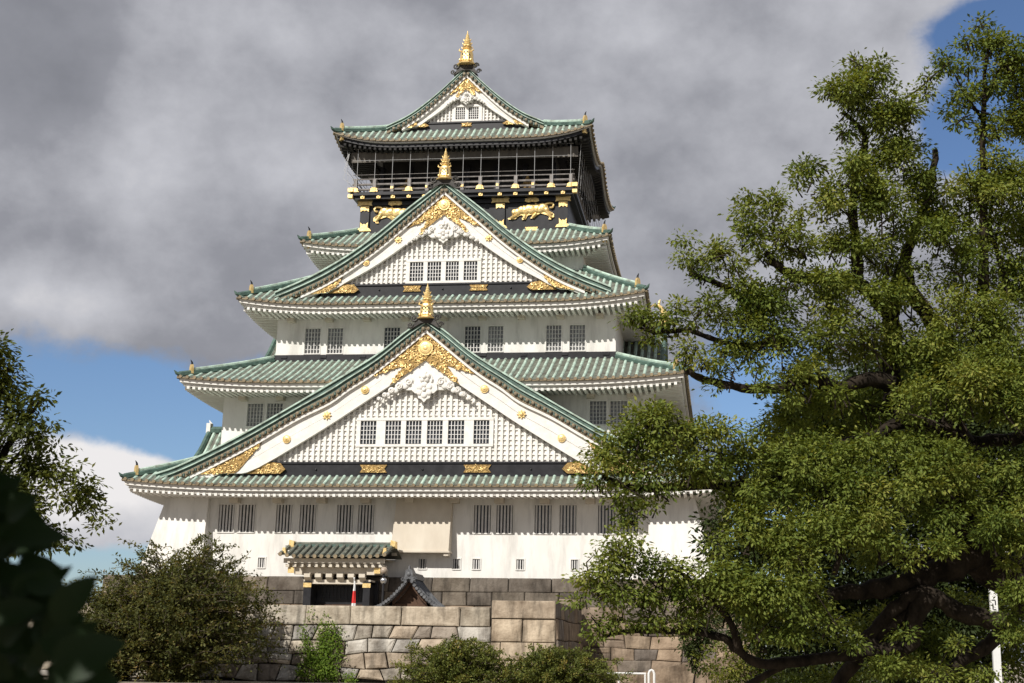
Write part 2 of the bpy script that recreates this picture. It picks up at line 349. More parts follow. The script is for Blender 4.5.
#        eave half width, front eave y, eave z, corner rise, inner half x, inner y, top z
TIERS = [dict(W=20.0, yf=0.0, z0=12.16, rise=.45, wi=15.0, yi=4.2, zt=14.7, ov=2.7),
         dict(W=17.31, yf=1.30, z0=19.34, rise=.45, wi=12.27, yi=6.5, zt=21.9, ov=2.8),
         dict(W=14.58, yf=4.16, z0=25.52, rise=.60, wi=9.5, yi=10.6, zt=29.5, ov=2.3),
         dict(W=11.65, yf=8.64, z0=31.12, rise=.52, wi=8.12, yi=12.1, zt=33.25, ov=2.0),
         dict(W=10.06, yf=10.22, z0=40.08, rise=.85, wi=6.0, yi=12.45, zt=41.85, ov=2.2)]
def prof(t): return .9*t+.1*t*t
def make_roof(i, t):
    Wd, yf, z0 = t['W'], t['yf'], t['z0']; H = YC-yf; black = i == 4
    roof = None
    surf = MB(); brd = MB(); raf = MB(); capm = MB()
    sides = [(Wd, t['yi']-yf, t['wi'], lambda u, d, z: (u, yf+d, z), 0),
             (H, Wd-t['wi'], YC-t['yi'], lambda u, d, z: (Wd-d, YC+u, z), 1),
             (Wd, t['yi']-yf, t['wi'], lambda u, d, z: (-u, 2*YC-yf-d, z), 2),
             (H, Wd-t['wi'], YC-t['yi'], lambda u, d, z: (-Wd+d, YC-u, z), 3)]
    for (w, run, wi, T, sd) in sides:
        k = (w-wi)/run
        bump = 1.25 if (black and sd in (1, 3)) else 0
        def lift(u, d):
            s = min(1, abs(u)/max(w-k*d, .1)); a = max(0, (s-.45)/.55)
            return t['rise']*a**2.4*max(0, 1-d/run)**1.2 + bump*math.exp(-(u/2.6)**2)*max(0, 1-d/run)
        def zs(u, d): return z0+lift(u, d)+(t['zt']-z0)*prof(min(1, d/run))
        nu, nd = 40, 6
        for b in range(nd):                              # roof sheet
            d0, d1 = run*b/nd, run*(b+1)/nd; vs = []
            for d in (d0, d1):
                for a in range(nu+1): u = (w-k*d)*(-1+2*a/nu); vs.append(T(u, d, zs(u, d)))
            surf.add(vs, [(a, a+1, nu+2+a, nu+1+a) for a in range(nu)], 1)
        n = int(2*w/.5); sp = 2*w/n; r = .115
        for a in range(n):                               # round tile ribs and their end caps
            u = -w+sp*(a+.5); dm = min(run, (w-abs(u))/k)
            if dm < .15: continue
            vs = []; m_ = 5; ns = 6
            for b in range(m_):
                d = -.06+(dm+.06)*b/(m_-1); z = zs(u, max(d, 0))
                for j in range(ns): g = PI*j/(ns-1); vs.append(T(u+r*cos(g), d, z-.02+r*1.15*sin(g)))
            surf.add(vs, [(b*ns+j, b*ns+j+1, (b+1)*ns+j+1, (b+1)*ns+j) for b in range(m_-1) for j in range(ns-1)], 0)
            z = zs(u, 0)+.01; vs = []
            for dd in (-.10, .03):
                for j in range(8): g = 2*PI*j/8; vs.append(T(u+.118*cos(g), dd, z+.118*sin(g)))
            capm.add(vs, [list(range(8))]+[(j, 8+j, 8+(j+1) % 8, (j+1) % 8) for j in range(8)], 0)
        def band(M, d0, d1, za, zb, m, seg=36, zi=0):    # a board that follows the eave's curve
            vs = []
            for d, dz in ((d0, za), (d0, zb), (d1, zb), (d1, za)):
                for a in range(seg+1):
                    f = -1+2*a/seg; f = math.copysign(1-(1-abs(f))**1.5, f); u = (w-d)*f
                    vs.append(T(u, d, z0+lift(u*w/(w-d), 0)*(1-zi*d)+dz))
            q = seg+1
            M.add(vs, [(kk*q+a, kk*q+a+1, ((kk+1) % 4)*q+a+1, ((kk+1) % 4)*q+a) for kk in range(4) for a in range(seg)], m)
        band(capm, -.03, .10, -.02, -.10, 0)
        if black:
            band(brd, .12, .25, -.10, -.22, 1); band(brd, .27, .6, -.2, -.5, 2)
        else:
            band(brd, .15, .3, -.10, -.36, 0); band(brd, .36, .52, -.30, -.60, 0)
        ov = t['ov']; seg = 30; vs = []                   # soffit
        for d in (.3, ov*.6, ov+.4):
            for a in range(seg+1): u = (w-d)*(-1+2*a/seg); vs.append(T(u, d, z0+lift(u*w/(w-d), 0)*max(0, 1-.35*d)-.50+.06*d))
        raf.add(vs, [(b*(seg+1)+a, b*(seg+1)+a+1, (b+1)*(seg+1)+a+1, (b+1)*(seg+1)+a) for b in range(2) for a in range(seg)], 1 if not black else 2)
        sp2 = .40; n2 = int((2*w-1)/sp2)
        for a in range(n2):                              # rafters
            u = -(n2-1)*sp2/2+a*sp2; de = min(ov+.15, w-abs(u))
            if de < .6: continue
            l0 = lift(u, 0); h = .18
            vs = []
            for hh in (0, h):
                for d, uu in ((.30, -.095), (.30, .095), (de, .095), (de, -.095)):
                    vs.append(T(u+uu, d, z0+l0*max(0, 1-.35*d)-.715+hh+.06*d))
            raf.hexa(vs, 0 if not black else 2)
    roof = surf.build('roof', ['verdigris', 'tile_trough'], castle)
    for p in roof.data.polygons: p.use_smooth = p.material_index == 0
    capm.build('tile_ends', 'tile_cap', roof)
    brd.build('eave_board', ['white_wood', 'bars_grey', 'lacquer'], roof)
    raf.build('rafters', ['white_wood', 'grey_soffit', 'dark_interior'], roof)
    run = t['yi']-yf
    for sx in (-1, 1):
        for sy in (0, 1):
            hp = MB(); Y = (lambda y: y) if sy == 0 else (lambda y: 2*YC-y)
            A = []; C = []
            for q in range(9):
                f = q/8*.96+.02; x = Wd+(t['wi']-Wd)*f; y = yf+run*f
                z = z0+t['rise']*(1-f)**1.2+(t['zt']-z0)*prof(f)
                A.append((sx*x, Y(y), z+.12)); C.append((sx*x, Y(y), z+.36))
            hp.tube(A, .21, 6, 0); hp.tube(C[1:], .12, 6, 1)  # lit top and shaded sides put into two verdigris tones
            ext = Vector((sx, -1 if sy == 0 else 1, 0)).normalized()
            b0 = Vector(A[0]); hp.tube([b0, b0+ext*.22+Vector((0, 0, .06)), b0+ext*.4+Vector((0, 0, .24))], [.17, .12, .02], 6, 0)
            hr = hp.build('hip_ridge', ['verdigris_dark', 'verdigris'], roof)
            if sy == 0 or sx > 0:
                c = Vector(C[1])+Vector((0, 0, .05)); go = MB()
                def Tg(x, y, z, c=c, e=ext): s_ = Vector((-e.y, e.x, 0)); return c+e*y+s_*x+Vector((0, 0, z))
                go.prism([(-.2, -.35), (.2, -.35), (.17, .1), (.09, .3), (-.09, .3), (-.17, .1)], -.06, .12, 0, Tg)
                go.tube([c+Vector((0, 0, .25)), c+ext*.03+Vector((0, 0, .45)), c+ext*.14+Vector((0, 0, .62))], [.09, .07, .02], 6, 1)
                go.build('ridge_ornament', ['gold', 'lacquer'], roof)
                gc = MB(); gc.box(-.17, .17, -.3, .12, -1.12, -.8, 0, Tg); gc.build('rafter_cap', 'gold', roof)   # on the corner rafter below
    return roof
for i, t in enumerate(TIERS): make_roof(i, t)

# walls: front pieces are cut round their window openings
def front_wall(mb, x0, x1, z0, z1, y, holes, dep=.28):
    xs = sorted({x0, x1}|{h[0] for h in holes}|{h[1] for h in holes}); zs = sorted({z0, z1}|{h[2] for h in holes}|{h[3] for h in holes})
    for a, b in zip(xs, xs[1:]):
        for c, d in zip(zs, zs[1:]):
            mx_, mz_ = (a+b)/2, (c+d)/2
            if any(h[0] < mx_ < h[1] and h[2] < mz_ < h[3] for h in holes): continue
            mb.add([(a, y, c), (b, y, c), (b, y, d), (a, y, d)], [(0, 1, 2, 3)])
    for h in holes:
        a, b, c, d = h
        for q in ([(a, y, c), (a, y+dep, c), (a, y+dep, d), (a, y, d)], [(b, y, c), (b, y, d), (b, y+dep, d), (b, y+dep, c)],
                  [(a, y, c), (b, y, c), (b, y+dep, c), (a, y+dep, c)], [(a, y, d), (a, y+dep, d), (b, y+dep, d), (b, y, d)]):
            mb.add(q, [(0, 1, 2, 3)])
def box_wall(w, yw, z0, z1, holes, m='plaster', back=None):
    mb = MB(); front_wall(mb, -w, w, z0, z1, yw, holes); yb = back or 2*YC-yw
    mb.add([(-w, yw, z0), (-w, yb, z0), (w, yb, z0), (w, yw, z0), (-w, yw, z1), (-w, yb, z1), (w, yb, z1), (w, yw, z1)], [(0, 1, 5, 4), (1, 2, 6, 5), (2, 3, 7, 6)])
    return mb.build('wall', m, castle)
def window(x0, x1, z0, z1, y, nv, nh, barm, par, bw=.05, pane='glass', frame=True, dep=.2):
    mb = MB(); mb.add([(x0-.02, y+dep, z0-.02), (x1+.02, y+dep, z0-.02), (x1+.02, y+dep, z1+.02), (x0-.02, y+dep, z1+.02)], [(0, 1, 2, 3)], 0)
    if frame:
        f = .07
        mb.box(x0-f, x0-.003, y-.04, y+.05, z0-f, z1+f, 1); mb.box(x1+.003, x1+f, y-.04, y+.05, z0-f, z1+f, 1)
        mb.box(x0-.003, x1+.003, y-.04, y+.05, z1+.003, z1+f, 1); mb.box(x0-.003, x1+.003, y-.06, y+.05, z0-f, z0-.003, 1)
    w = mb.build('window', [pane, 'plaster'], par)
    b = MB()
    for k in range(nv): x = x0+(x1-x0)*(k+.5+.0)/nv if nh == 0 else x0+(x1-x0)*(k+1)/(nv+1); b.box(x-bw, x+bw, y+.02, y+.12, z0, z1)
    for k in range(nh): z = z0+(z1-z0)*(k+1)/(nh+1); b.box(x0, x1, y+.05, y+.10, z-bw*.8, z+bw*.8)
    return w, b
def win_full(*a, **k):
    w, b = window(*a, **k); b.build('window_bars', a[7], w)
W1 = [(-14.19, -13.1), (-12.8, -11.66), (-10.2, -9.1), (-8.56, -7.45), (-6.0, -4.9), (-4.56, -3.47), (3.27, 4.4), (4.77, 5.87), (7.31, 8.42), (8.96, 10.06), (11.48, 12.59), (12.95, 14.1)]
H1 = [(a, b, 9.36, 11.2) for a, b in W1]
SL = [(-11.24, -10.76), (-.33, .18), (1.97, 2.45), (3.27, 3.76), (6.17, 6.67), (9.75, 10.22), (13.3, 13.78)]
HS = [(a, b, 7.02, 7.66) for a, b in SL]
box_wall(17.35, 2.7, 6.40, 12.6, H1+HS)
for h in H1: win_full(*h, 2.7, 5, 0, 'bars_grey', castle, bw=.06)
for h in HS: win_full(*h, 2.7, 3, 0, 'bars_grey', castle, bw=.035, dep=.26)
H2 = [(s*a, s*b) if s > 0 else (-b, -a) for s in (-1, 1) for a, b in ((10.72, 11.84), (12.12, 13.24))]
H2 = [(a, b, 16.8, 18.4) for a, b in H2]
box_wall(15.0, 4.2, 13.6, 19.8, H2)
for h in H2: win_full(*h, 4.2, 4, 5, 'bars_grey', castle, bw=.03, pane='pale_glass')
H3 = [(a, b) for a, b in ((-10.15, -9.04), (-8.48, -7.38), (-4.33, -3.2), (-2.65, -1.52), (1.52, 2.62), (3.19, 4.27), (7.36, 8.42), (9.02, 10.1))]
H3 = [(a, b, 22.45, 24.3) for a, b in H3]
box_wall(12.27, 6.5, 22.0, 26.2, H3)
for k, h in enumerate(H3): win_full(*h, 6.5, 4, 5, 'bars_grey', castle, bw=.03, pane='glass' if k in (2, 3, 4) else 'pale_glass')
box_wall(9.5, 10.6, 27.8, 31.8, [])
mb = MB()                                               # dark flashing where the third storey meets the roof below, brackets under eaves
mb.box(-12.36, 12.36, 6.38, 6.495, 21.85, 22.33, 0)
for k in range(-4, 5): mb.box(k*2.9-.22, k*2.9+.22, 6.32, 6.382, 22.08, 22.26, 0)
mb.build('flashing', 'lacquer', castle)
BR = [(x-.3, x+.3, 2.05, 2.697, 11.28, 11.62) for x in range(-13, 14, 3)]+[(x*.93-.25, x*.93+.25, 5.95, 6.497, 24.72, 25.0) for x in (-12, -9, -6, -3, 0, 3, 6, 9, 12)]+[(x-.25, x+.25, 3.6, 4.197, 18.55, 18.85) for x in (-13.5, -10.8, 10.8, 13.5)]
for b_ in BR: mb = MB(); mb.box(*b_); mb.build('eave_bracket', 'bay_plaster', castle)

# stone-drop bays: flared plaster boxes
mb = MB()
mb.hexa([(-2.02, 1.75, 8.12), (1.82, 1.75, 8.12), (1.82, 2.69, 8.12), (-2.02, 2.69, 8.12), (-1.88, 2.3, 11.75), (1.86, 2.3, 11.75), (1.86, 2.69, 11.75), (-1.88, 2.69, 11.75)])
mb.box(-2.1, 1.9, 1.68, 2.69, 8.0, 8.12); mb.box(-1.95, -1.65, 1.8, 2.69, 7.8, 8.0); mb.box(1.5, 1.8, 1.8, 2.69, 7.8, 8.0)
mb.build('stone_drop_bay', 'bay_plaster', castle)
for sx in (-1, 1):
    mb = MB(); xi = 14.75
    def X(x): return sx*x
    lo_z, hi = 6.43, 11.8
    B = [(X(xi), 1.55, lo_z), (X(19.1), 1.55, lo_z), (X(19.1), 7.5, lo_z), (X(xi), 7.5, lo_z)]
    Tt = [(X(xi+.1), 2.35, hi), (X(17.75), 2.35, hi), (X(17.75), 7.3, hi), (X(xi+.1), 7.3, hi)]
    mb.hexa(B+Tt); mb.build('corner_bay', 'plaster', castle)

# ------------------------------------------------------------------ gables
def star_poly(c, r0, r1, n, ph=0):
    return [(c[0]+(r0 if k % 2 == 0 else r1)*cos(PI*k/n+ph), c[1]+(r0 if k % 2 == 0 else r1)*sin(PI*k/n+ph)) for k in range(2*n)]
def crest(par, x, y, z, r, star):
    mb = MB()
    if star:
        mb.prism(star_poly((x, z), r*1.15, r*.66, 8), y-.08, y, 0); mb.dome(x, y-.08, z, r*.5, .09, 12)
    else:
        mb.prism(star_poly((x, z), r, r*.93, 16), y-.07, y, 0); mb.dome(x, y-.07, z, r*.8, .05, 16); mb.dome(x, y-.11, z, r*.3, .05, 10)
    return mb.build('crest', 'gold', par)
def spiral(mb, x, y, z, r, turn, h, hand=1, ph=0, m=0):
    pts = []; rad = []
    for k in range(13):
        f = k/12; a = ph+hand*turn*2*PI*f; q = r*(1-.8*f); pts.append((x+q*cos(a), y-.03*f, z+q*sin(a))); rad.append(h*(1-.4*f))
    mb.tube(pts, rad, 6, m)
def pendant(par, x, y, z, s):                           # carved white gable pendant: rosette, lobes and scrolls running down both sides
    mb = MB()
    body = [(0, 1.15), (.42, .95), (.62, .5), (.5, .15), (.95, .1), (1.0, -.35), (.72, -.62), (.5, -.62), (.45, -.98), (.2, -1.08), (0, -1.32)]
    body = body+[(-a, b) for a, b in body[-2:0:-1]]
    mb.prism([(x+a*s, z+b*s) for a, b in body], y-.14, y, 0)
    for k in range(6): a = PI/6+k*PI/3; mb.dome(x+.42*s*cos(a), y-.14, z-.35*s+.42*s*sin(a), .24*s, .10)
    mb.dome(x, y-.14, z-.35*s, .17*s, .16)
    for k in range(5): a = .3+k*2*PI/5; mb.dome(x+.25*s*cos(a), y-.14, z+.62*s+.25*s*sin(a), .22*s, .16)
    mb.dome(x, y-.2, z+.62*s, .2*s, .2)
    for hand in (-1, 1):
        for k, (dx, dz, r) in enumerate(((1.25, .30, .38), (1.95, -.05, .33), (2.55, -.38, .26), (3.05, -.72, .2), (3.5, -1.0, .15))):
            mb.dome(x+hand*dx*s, y-.02, z+dz*s, r*s*1.05, .10)
            spiral(mb, x+hand*dx*s, y-.12, z+dz*s, r*s*.8, 1.5, .065*s, hand, 1)
            mb.dome(x+hand*(dx+.28)*s, y-.02, z+(dz-.32)*s, r*s*.7, .09)
    return mb.build('gable_pendant', 'white_wood', par, smooth=False)
def finial(x, y, z, s):
    mb = MB()                                            # bell shaped openwork base
    P = [(.70, 0), (.72, .07), (.62, .12), (.56, .24), (.50, .45), (.47, .8), (.47, 1.02), (.42, 1.18), (.30, 1.28), (.22, 1.33)]
    mb.lathe([(r*1.08*s, h*s) for r, h in P], (x, y, z), 8, 0)
    for k in range(5):
        for q in range(4):
            if (k+q) % 2 == 0: mb.box(x+(-.25+k*.125-.045)*s, x+(-.25+k*.125+.045)*s, y-.505*s, y-.4*s, z+(.46+q*.15)*s, z+(.57+q*.15)*s, 1)
    for k in range(-2, 3): mb.dome(x+k*.21*s, y-.52*s, z+.26*s, .11*s, .12*s, 8)
    for hand in (-1, 1): mb.tube([(x+hand*.42*s, y-.3*s, z+1.1*s), (x+hand*.56*s, y-.3*s, z+1.16*s), (x+hand*.52*s, y-.3*s, z+1.3*s)], [.07*s, .06*s, .02*s], 5, 0)
    f = mb.build('finial', ['gold', 'lacquer'], castle)
    mb = MB()                                            # the fish seen head on: scaled body rising to a pointed tail, fins at the sides
    P = [(.24, 1.3), (.33, 1.38), (.27, 1.48), (.33, 1.58), (.28, 1.68), (.31, 1.76), (.24, 1.86), (.26, 1.93), (.2, 2.03), (.21, 2.1), (.15, 2.22), (.17, 2.3), (.11, 2.42), (.12, 2.52), (.05, 2.68), (.02, 2.92)]
    mb.lathe([(r*1.1*s, h*s) for r, h in P], (x, y, z), 10, 0)
    for hand in (-1, 1):
        for zz, L in ((1.46, .46), (1.8, .40), (2.1, .30)):
            mb.tube([(x+hand*.2*s, y, z+zz*s), (x+hand*L*.85*s, y, z+(zz+.03)*s), (x+hand*L*s, y-.02, z+(zz+.14)*s)], [.07*s, .05*s, .01], 5, 0)
    mb.dome(x-.13*s, y-.3*s, z+1.56*s, .08*s, .1*s); mb.dome(x+.13*s, y-.3*s, z+1.56*s, .08*s, .1*s)
    mb.build('fish_body', 'gold', f, smooth=False)
    return f
def filigree(mb, rng, region, y, n, r0, m=0):           # gold scrollwork: many small curls on a plate
    for _ in range(n):
        x, z = region(rng); r = r0*rng.uniform(.6, 1.2); a0 = rng.uniform(0, 6.28); sp = rng.uniform(3.2, 5)*rng.choice((-1, 1))
        pts = [(x+r*(1-.55*k/7)*cos(a0+sp*k/7), y-rng.uniform(0, .02), z+r*(1-.55*k/7)*sin(a0+sp*k/7)) for k in range(8)]
        mb.tube(pts, [r0*.26]*7+[r0*.12], 5, m)
def clampx(pts, x):  # outer curve value by |x|
    return itp(abs(x), pts)
def make_gable(outer, bbo, bbi, yg, dep, yback, band, windows, wz, crests, pend, fin, lat, gold_end, gold_top, plaques, seed):
    rng = random.Random(seed)
    O, B, I = smoothpts(outer), smoothpts(bbo), smoothpts(bbi)
    zb = band[1]; yw = yg+dep
    xe = max(x for x, z in I if z >= zb-.001)+.6
    # lattice wall
    mb = MB()
    xs = [-xe+2*xe*k/60 for k in range(61)]
    top = [(x, max(itp(abs(x), I)+.5, zb-.1)) for x in xs]; bot = [(x, zb-.2) for x in xs]
    mb.strip(top, bot, yw, yw+.4, 0)
    x0w, x1w = windows[0][0]-.28, windows[-1][1]+.28; z0w, z1w = wz[0]-.22, wz[1]+.25
    sp, sz, bw = lat
    n = int(xe/sp)
    for k in range(-n, n+1):
        x = (k+.5)*sp; zt = itp(abs(x), I)+.3
        if zt <= zb+.1 or abs(x) > xe-.1: continue
        segs = [(zb, zt)] if not (x0w-.05 < x < x1w+.05) else [(zb, z0w), (z1w, zt)]
        for a, b in segs:
            if b-a > .05: mb.box(x-bw, x+bw, yw-.16, yw, a, b, 0)
    k = 0
    while True:
        z = zb+sz*(k+.55); k += 1
        if z > itp(0, I): break
        xr = max([x for x, zz in I if zz >= z-.2] or [0])
        if xr < .4: break
        segs = [(-xr, xr)] if not (z0w-.04 < z < z1w+.04) else [(-xr, x0w), (x1w, xr)]
        for a, b in segs:
            if b > a: mb.box(a, b, yw-.095, yw-.002, z-bw*.55, z+bw*.55, 0)
    # plain frame round the windows
    mb.box(x0w, x1w, yw-.2, yw-.003, z1w-.19, z1w, 0); mb.box(x0w, x1w, yw-.2, yw-.003, z0w, z0w+.17, 0)
    edges = [x0w]+[v for w in windows for v in w]+[x1w]
    for a, b in zip(edges[0::2], edges[1::2]): mb.box(a, b, yw-.18, yw-.003, z0w+.17, z1w-.19, 0)
    g = mb.build('gable', 'white_wood', castle)
    for a, b in windows:
        w, bb = window(a, b, wz[0], wz[1], yw-.17, 4, 4, None, g, bw=.021, frame=False, dep=.15)
        bb.v = [(x, y+.01, z) for x, y, z in bb.v]
        o_ = len(bb.f); me = MB(); me.v = []; 
        # window and bars become one sub-part with two materials
        me.add([tuple(v.co) for v in w.data.vertices], [list(p.vertices) for p in w.data.polygons], 0)
        me.add(bb.v, bb.f, 1); nm = bpy.data.objects[w.name]; bpy.data.objects.remove(nm); me.build('gable_window', ['glass', 'bars_white'], g)
    # bargeboard in two layers, its upper moulding and the shadow gap between
    xe2 = B[-1][0]; bb = MB()
    for hand in (-1, 1):
        X_ = [xe2*k/40 for k in range(41)]
        zo = lambda x: itp(x, B); zi = lambda x: min(itp(x, I) if x <= I[-1][0] else I[-1][1]-(x-I[-1][0])*.42, itp(x, B)-.22)
        A_ = [(hand*x, zo(x)) for x in X_]; C_ = [(hand*x, zi(x)) for x in X_]
        mid = [(hand*x, zo(x)-.26) for x in X_]; m2 = [(hand*x, zo(x)*.5+zi(x)*.5-.07) for x in X_]; m3 = [(hand*x, zo(x)*.5+zi(x)*.5-.1) for x in X_]
        low = [(hand*x, max(zi(x), band[0]+.0)) for x in X_]
        bb.strip(A_, mid, yg-.16, yg+.3, 0)
        bb.strip([(a, b-.003) for a, b in mid], m2, yg+.03, yg+.3, 0)
        bb.strip([(a, b-.003) for a, b in m3], low, yg, yg+.3, 0); bb.strip(m2, m3, yg+.08, yg+.29, 1)
    bb.build('bargeboard', ['white_wood', 'bars_grey'], g)
    # rake: ridge band, hollow and the row of tile ends along the slope
    rk = MB(); xr = O[-1][0]
    for hand in (-1, 1):
        X_ = [xr*k/48 for k in range(49)]
        def L(f): return [(hand*x, itp(x, O)*(1-f)+min(itp(x, B) if x <= B[-1][0] else B[-1][1]-(x-B[-1][0])*.4, itp(x, O)-.5)*f) for x in X_]
        rk.strip(L(-.02), L(.10), yg-.42, yg+.2, 0); rk.strip(L(.10), L(.36), yg-.30, yg+.2, 1)
        rk.strip(L(.36), L(.44), yg-.36, yg+.2, 0); rk.strip(L(.44), L(.64), yg-.22, yg+.2, 1); rk.strip(L(.64), L(1.04), yg-.22, yg+.25, 2)
        ln = 0; lastp = None; cl = L(.82)
        d = [0]
        for p, q in zip(cl, cl[1:]): d.append(d[-1]+math.hypot(q[0]-p[0], q[1]-p[1]))
        nt_ = int(d[-1]/.44)
        for k in range(nt_):
            s_ = (k+.5)*.44; x = float(np.interp(s_, d, [p[0] for p in cl])); z = float(np.interp(s_, d, [p[1] for p in cl]))
            rk.lathe([(.12, 0), (.125, .06), (.125, .5)], (x, yg+.14, z+.02), 8, 3, 'y')
            rk.dome(x, yg-.362, z+.02, .10, .02, 8, 2)
            rk.box(x-.05+hand*.22, x+.05+hand*.22, yg-.30, yg+.1, z-.22, z-.02, 1)
    rk.build('rake_tiles', ['verdigris', 'verdigris_dark', 'tile_cap', 'porch_tile'], g)
    # roof behind, ribbed down the slope, and the ridge
    rf = MB(); y0, y1 = yg+.1, yback
    for hand in (-1, 1):
        nx = 24; X_ = [xr*k/nx for k in range(nx+1)]; vs = [(hand*x, y, itp(x, O)-.12) for y in (y0, y1) for x in X_]
        rf.add(vs, [(a, a+1, nx+2+a, nx+1+a) for a in range(nx)], 1)
        y = y0+.4
        while y < y1:
            rf.tube([(hand*x, y, itp(x, O)-.1) for x in X_[1:]], .13, 6, 0); y += .5
    roof = rf.build('gable_roof', ['verdigris', 'tile_trough'], g)
    zt = outer[0][1]; rd = MB()
    rd.box(-.3, .3, yg+.0, yback, zt-.45, zt+.22, 0); rd.tube([(0, yg, zt+.28), (0, yback, zt+.28)], .15, 6, 1)
    rd.prism([(-.95, zt-.75), (-.6, zt-.05), (-.42, zt+.28), (.42, zt+.28), (.6, zt-.05), (.95, zt-.75), (.3, zt-.35), (-.3, zt-.35)], yg-.5, yg-.03, 0)
    for hand in (-1, 1):
        spiral(rd, hand*.78, yg-.5, zt-.02, .24, 1.3, .08, hand, 0, 0); spiral(rd, hand*1.02, yg-.48, zt-.48, .2, 1.3, .07, hand, 0, 0)
    rd.build('gable_ridge', ['dark_tile', 'verdigris'], g)
    # black beam with gold plaques
    bm = MB(); bm.box(-xe-1.2, xe+1.2, yw-.22, yw+.2, band[0]-.5, band[1]-.12, 0); bm.box(-xe-.6, xe+.6, yw-.30, yw-.02, band[1]-.12, band[1], 0)
    for x in plaques['knobs']: bm.dome(x, yw-.22, (band[0]+band[1])/2-.1, .07, .1, 8)
    bm.build('gable_beam', 'lacquer', g)
    for x in plaques['x']:
        pm = MB(); h = (band[1]-band[0])*.32; zc = (band[0]+band[1])/2-.06; w = plaques['w']
        pm.prism([(x-w, zc-h), (x+w, zc-h), (x+w*.8, zc), (x+w, zc+h), (x-w, zc+h), (x-w*.8, zc)], yw-.30, yw-.223, 1)
        filigree(pm, rng, lambda r: (x+r.uniform(-w*.78, w*.78), zc+r.uniform(-h*.75, h*.75)), yw-.315, int(26*w), .09)
        pm.build('plaque', ['gold', 'gold_dark'], g)
    # gold work at the apex and at the feet of the bargeboards
    gt = MB(); xa, xb = gold_top; xn = xb*.72
    zo_ = lambda x: itp(x, B)-.27; zi_ = lambda x: itp(x, I)+.0; zn = zo_(xn)*.42+zi_(xn)*.58
    for hand in (-1, 1):
        def piece(xs_, up, lo):
            gt.strip([(hand*x, up(x)) for x in xs_], [(hand*x, min(lo(x), up(x)-.02)) for x in xs_], yg-.06, yg+.02, 1)
            def reg(r):
                while True:
                    x = r.uniform(xs_[0], xs_[-1]); h_ = max(up(x)-lo(x), 0)
                    if r.random()*2.2 < h_+.1: return hand*x, r.uniform(min(lo(x)+.06, up(x)-.05), up(x)-.04)
            ar = sum(max(up(x)-lo(x), 0) for x in xs_)/len(xs_)*(xs_[-1]-xs_[0])
            filigree(gt, rng, reg, yg-.08, int(26*ar)+6, .15)
        lin = lambda a, b, k: [a+(b-a)*q/k for q in range(k+1)]
        piece(lin(0, xn, 10), zo_, zi_)
        piece(lin(xn, xa, 8), zo_, lambda x: zn+(x-xn)/(xa-xn)*(zo_(xa)-.03-zn))
        piece(lin(xn, xb*1.12, 5), lambda x: zn-.05+(x-xn)/(xb*1.12-xn)*(zi_(xb*1.12)+.03-zn+.05), zi_)
    # plain white board behind the pendant, up to the bargeboards
    pk = [x for x, z in I if x <= xb*1.3]; pt = [(x, itp(x, I)+.25) for x in pk]
    zlow = itp(pk[-1], I)-.1
    bd = MB(); bd.prism([(-x, z) for x, z in pt[::-1]]+pt[1:]+[(pk[-1]*.55, zlow-.25), (-pk[-1]*.55, zlow-.25)], yg+.06, yw-.01, 0); bd.build('gable_board', 'white_wood', g)
    gt.build('gold_ornament', ['gold', 'gold_dark'], g)
    if gold_end:
        for hand in (-1, 1):
            ge = MB(); x0_, x1_, x2_ = gold_end
            zi = lambda x: max(itp(x, I) if x <= I[-1][0] else I[-1][1]-(x-I[-1][0])*.42, band[0]-.02)
            X_ = [x0_+(x1_-x0_)*k/14 for k in range(15)]
            A_ = [(hand*x, max(itp(x, B)-.3, band[0]+.02)) for x in X_]
            C_ = [(hand*x, max(zi(x), itp(x, B)-.3-(x-x0_)*.7, band[0])) for x in X_]
            C_ = [(a, min(b, A_[k][1]-.02)) for k, (a, b) in enumerate(C_)]
            ge.strip(A_, C_, yg-.06, yg-.003, 1)
            def reg2(r):
                x = r.uniform(x0_+.2, x1_); zt_ = itp(x, [(abs(a), b) for a, b in A_]); zl = itp(x, [(abs(a), b) for a, b in C_]); return hand*x, r.uniform(zl, zt_)
            filigree(ge, rng, reg2, yg-.075, int(26*(x1_-x0_)), .11)
            # second piece lapping onto the beam
            pl = [(x2_, band[0]), (x2_+.0-.35, (band[0]+band[1])/2-.1), (x2_, band[1]-.1), (x0_-.0, band[1]+.05), (x0_+1.0, band[0])]
            ge.prism([(hand*a, b) for a, b in pl], yw-.42, yw-.30, 1)
            filigree(ge, rng, lambda r: (hand*r.uniform(x2_, x0_+.4), r.uniform(band[0]+.08, band[1]-.16)), yw-.435, int(30*(x0_-x2_+.4)), .11)
            ge.build('gold_corner', ['gold', 'gold_dark'], g)
    for (x, z, r, st) in crests: crest(g, x, yg-.003 if abs(x) > .1 else yg-.1, z, r, st)
    if pend: pendant(g, pend[0], yg+.055, pend[1], pend[2])
    if fin: finial(0, yg-.25, fin[0], fin[1])
    return g
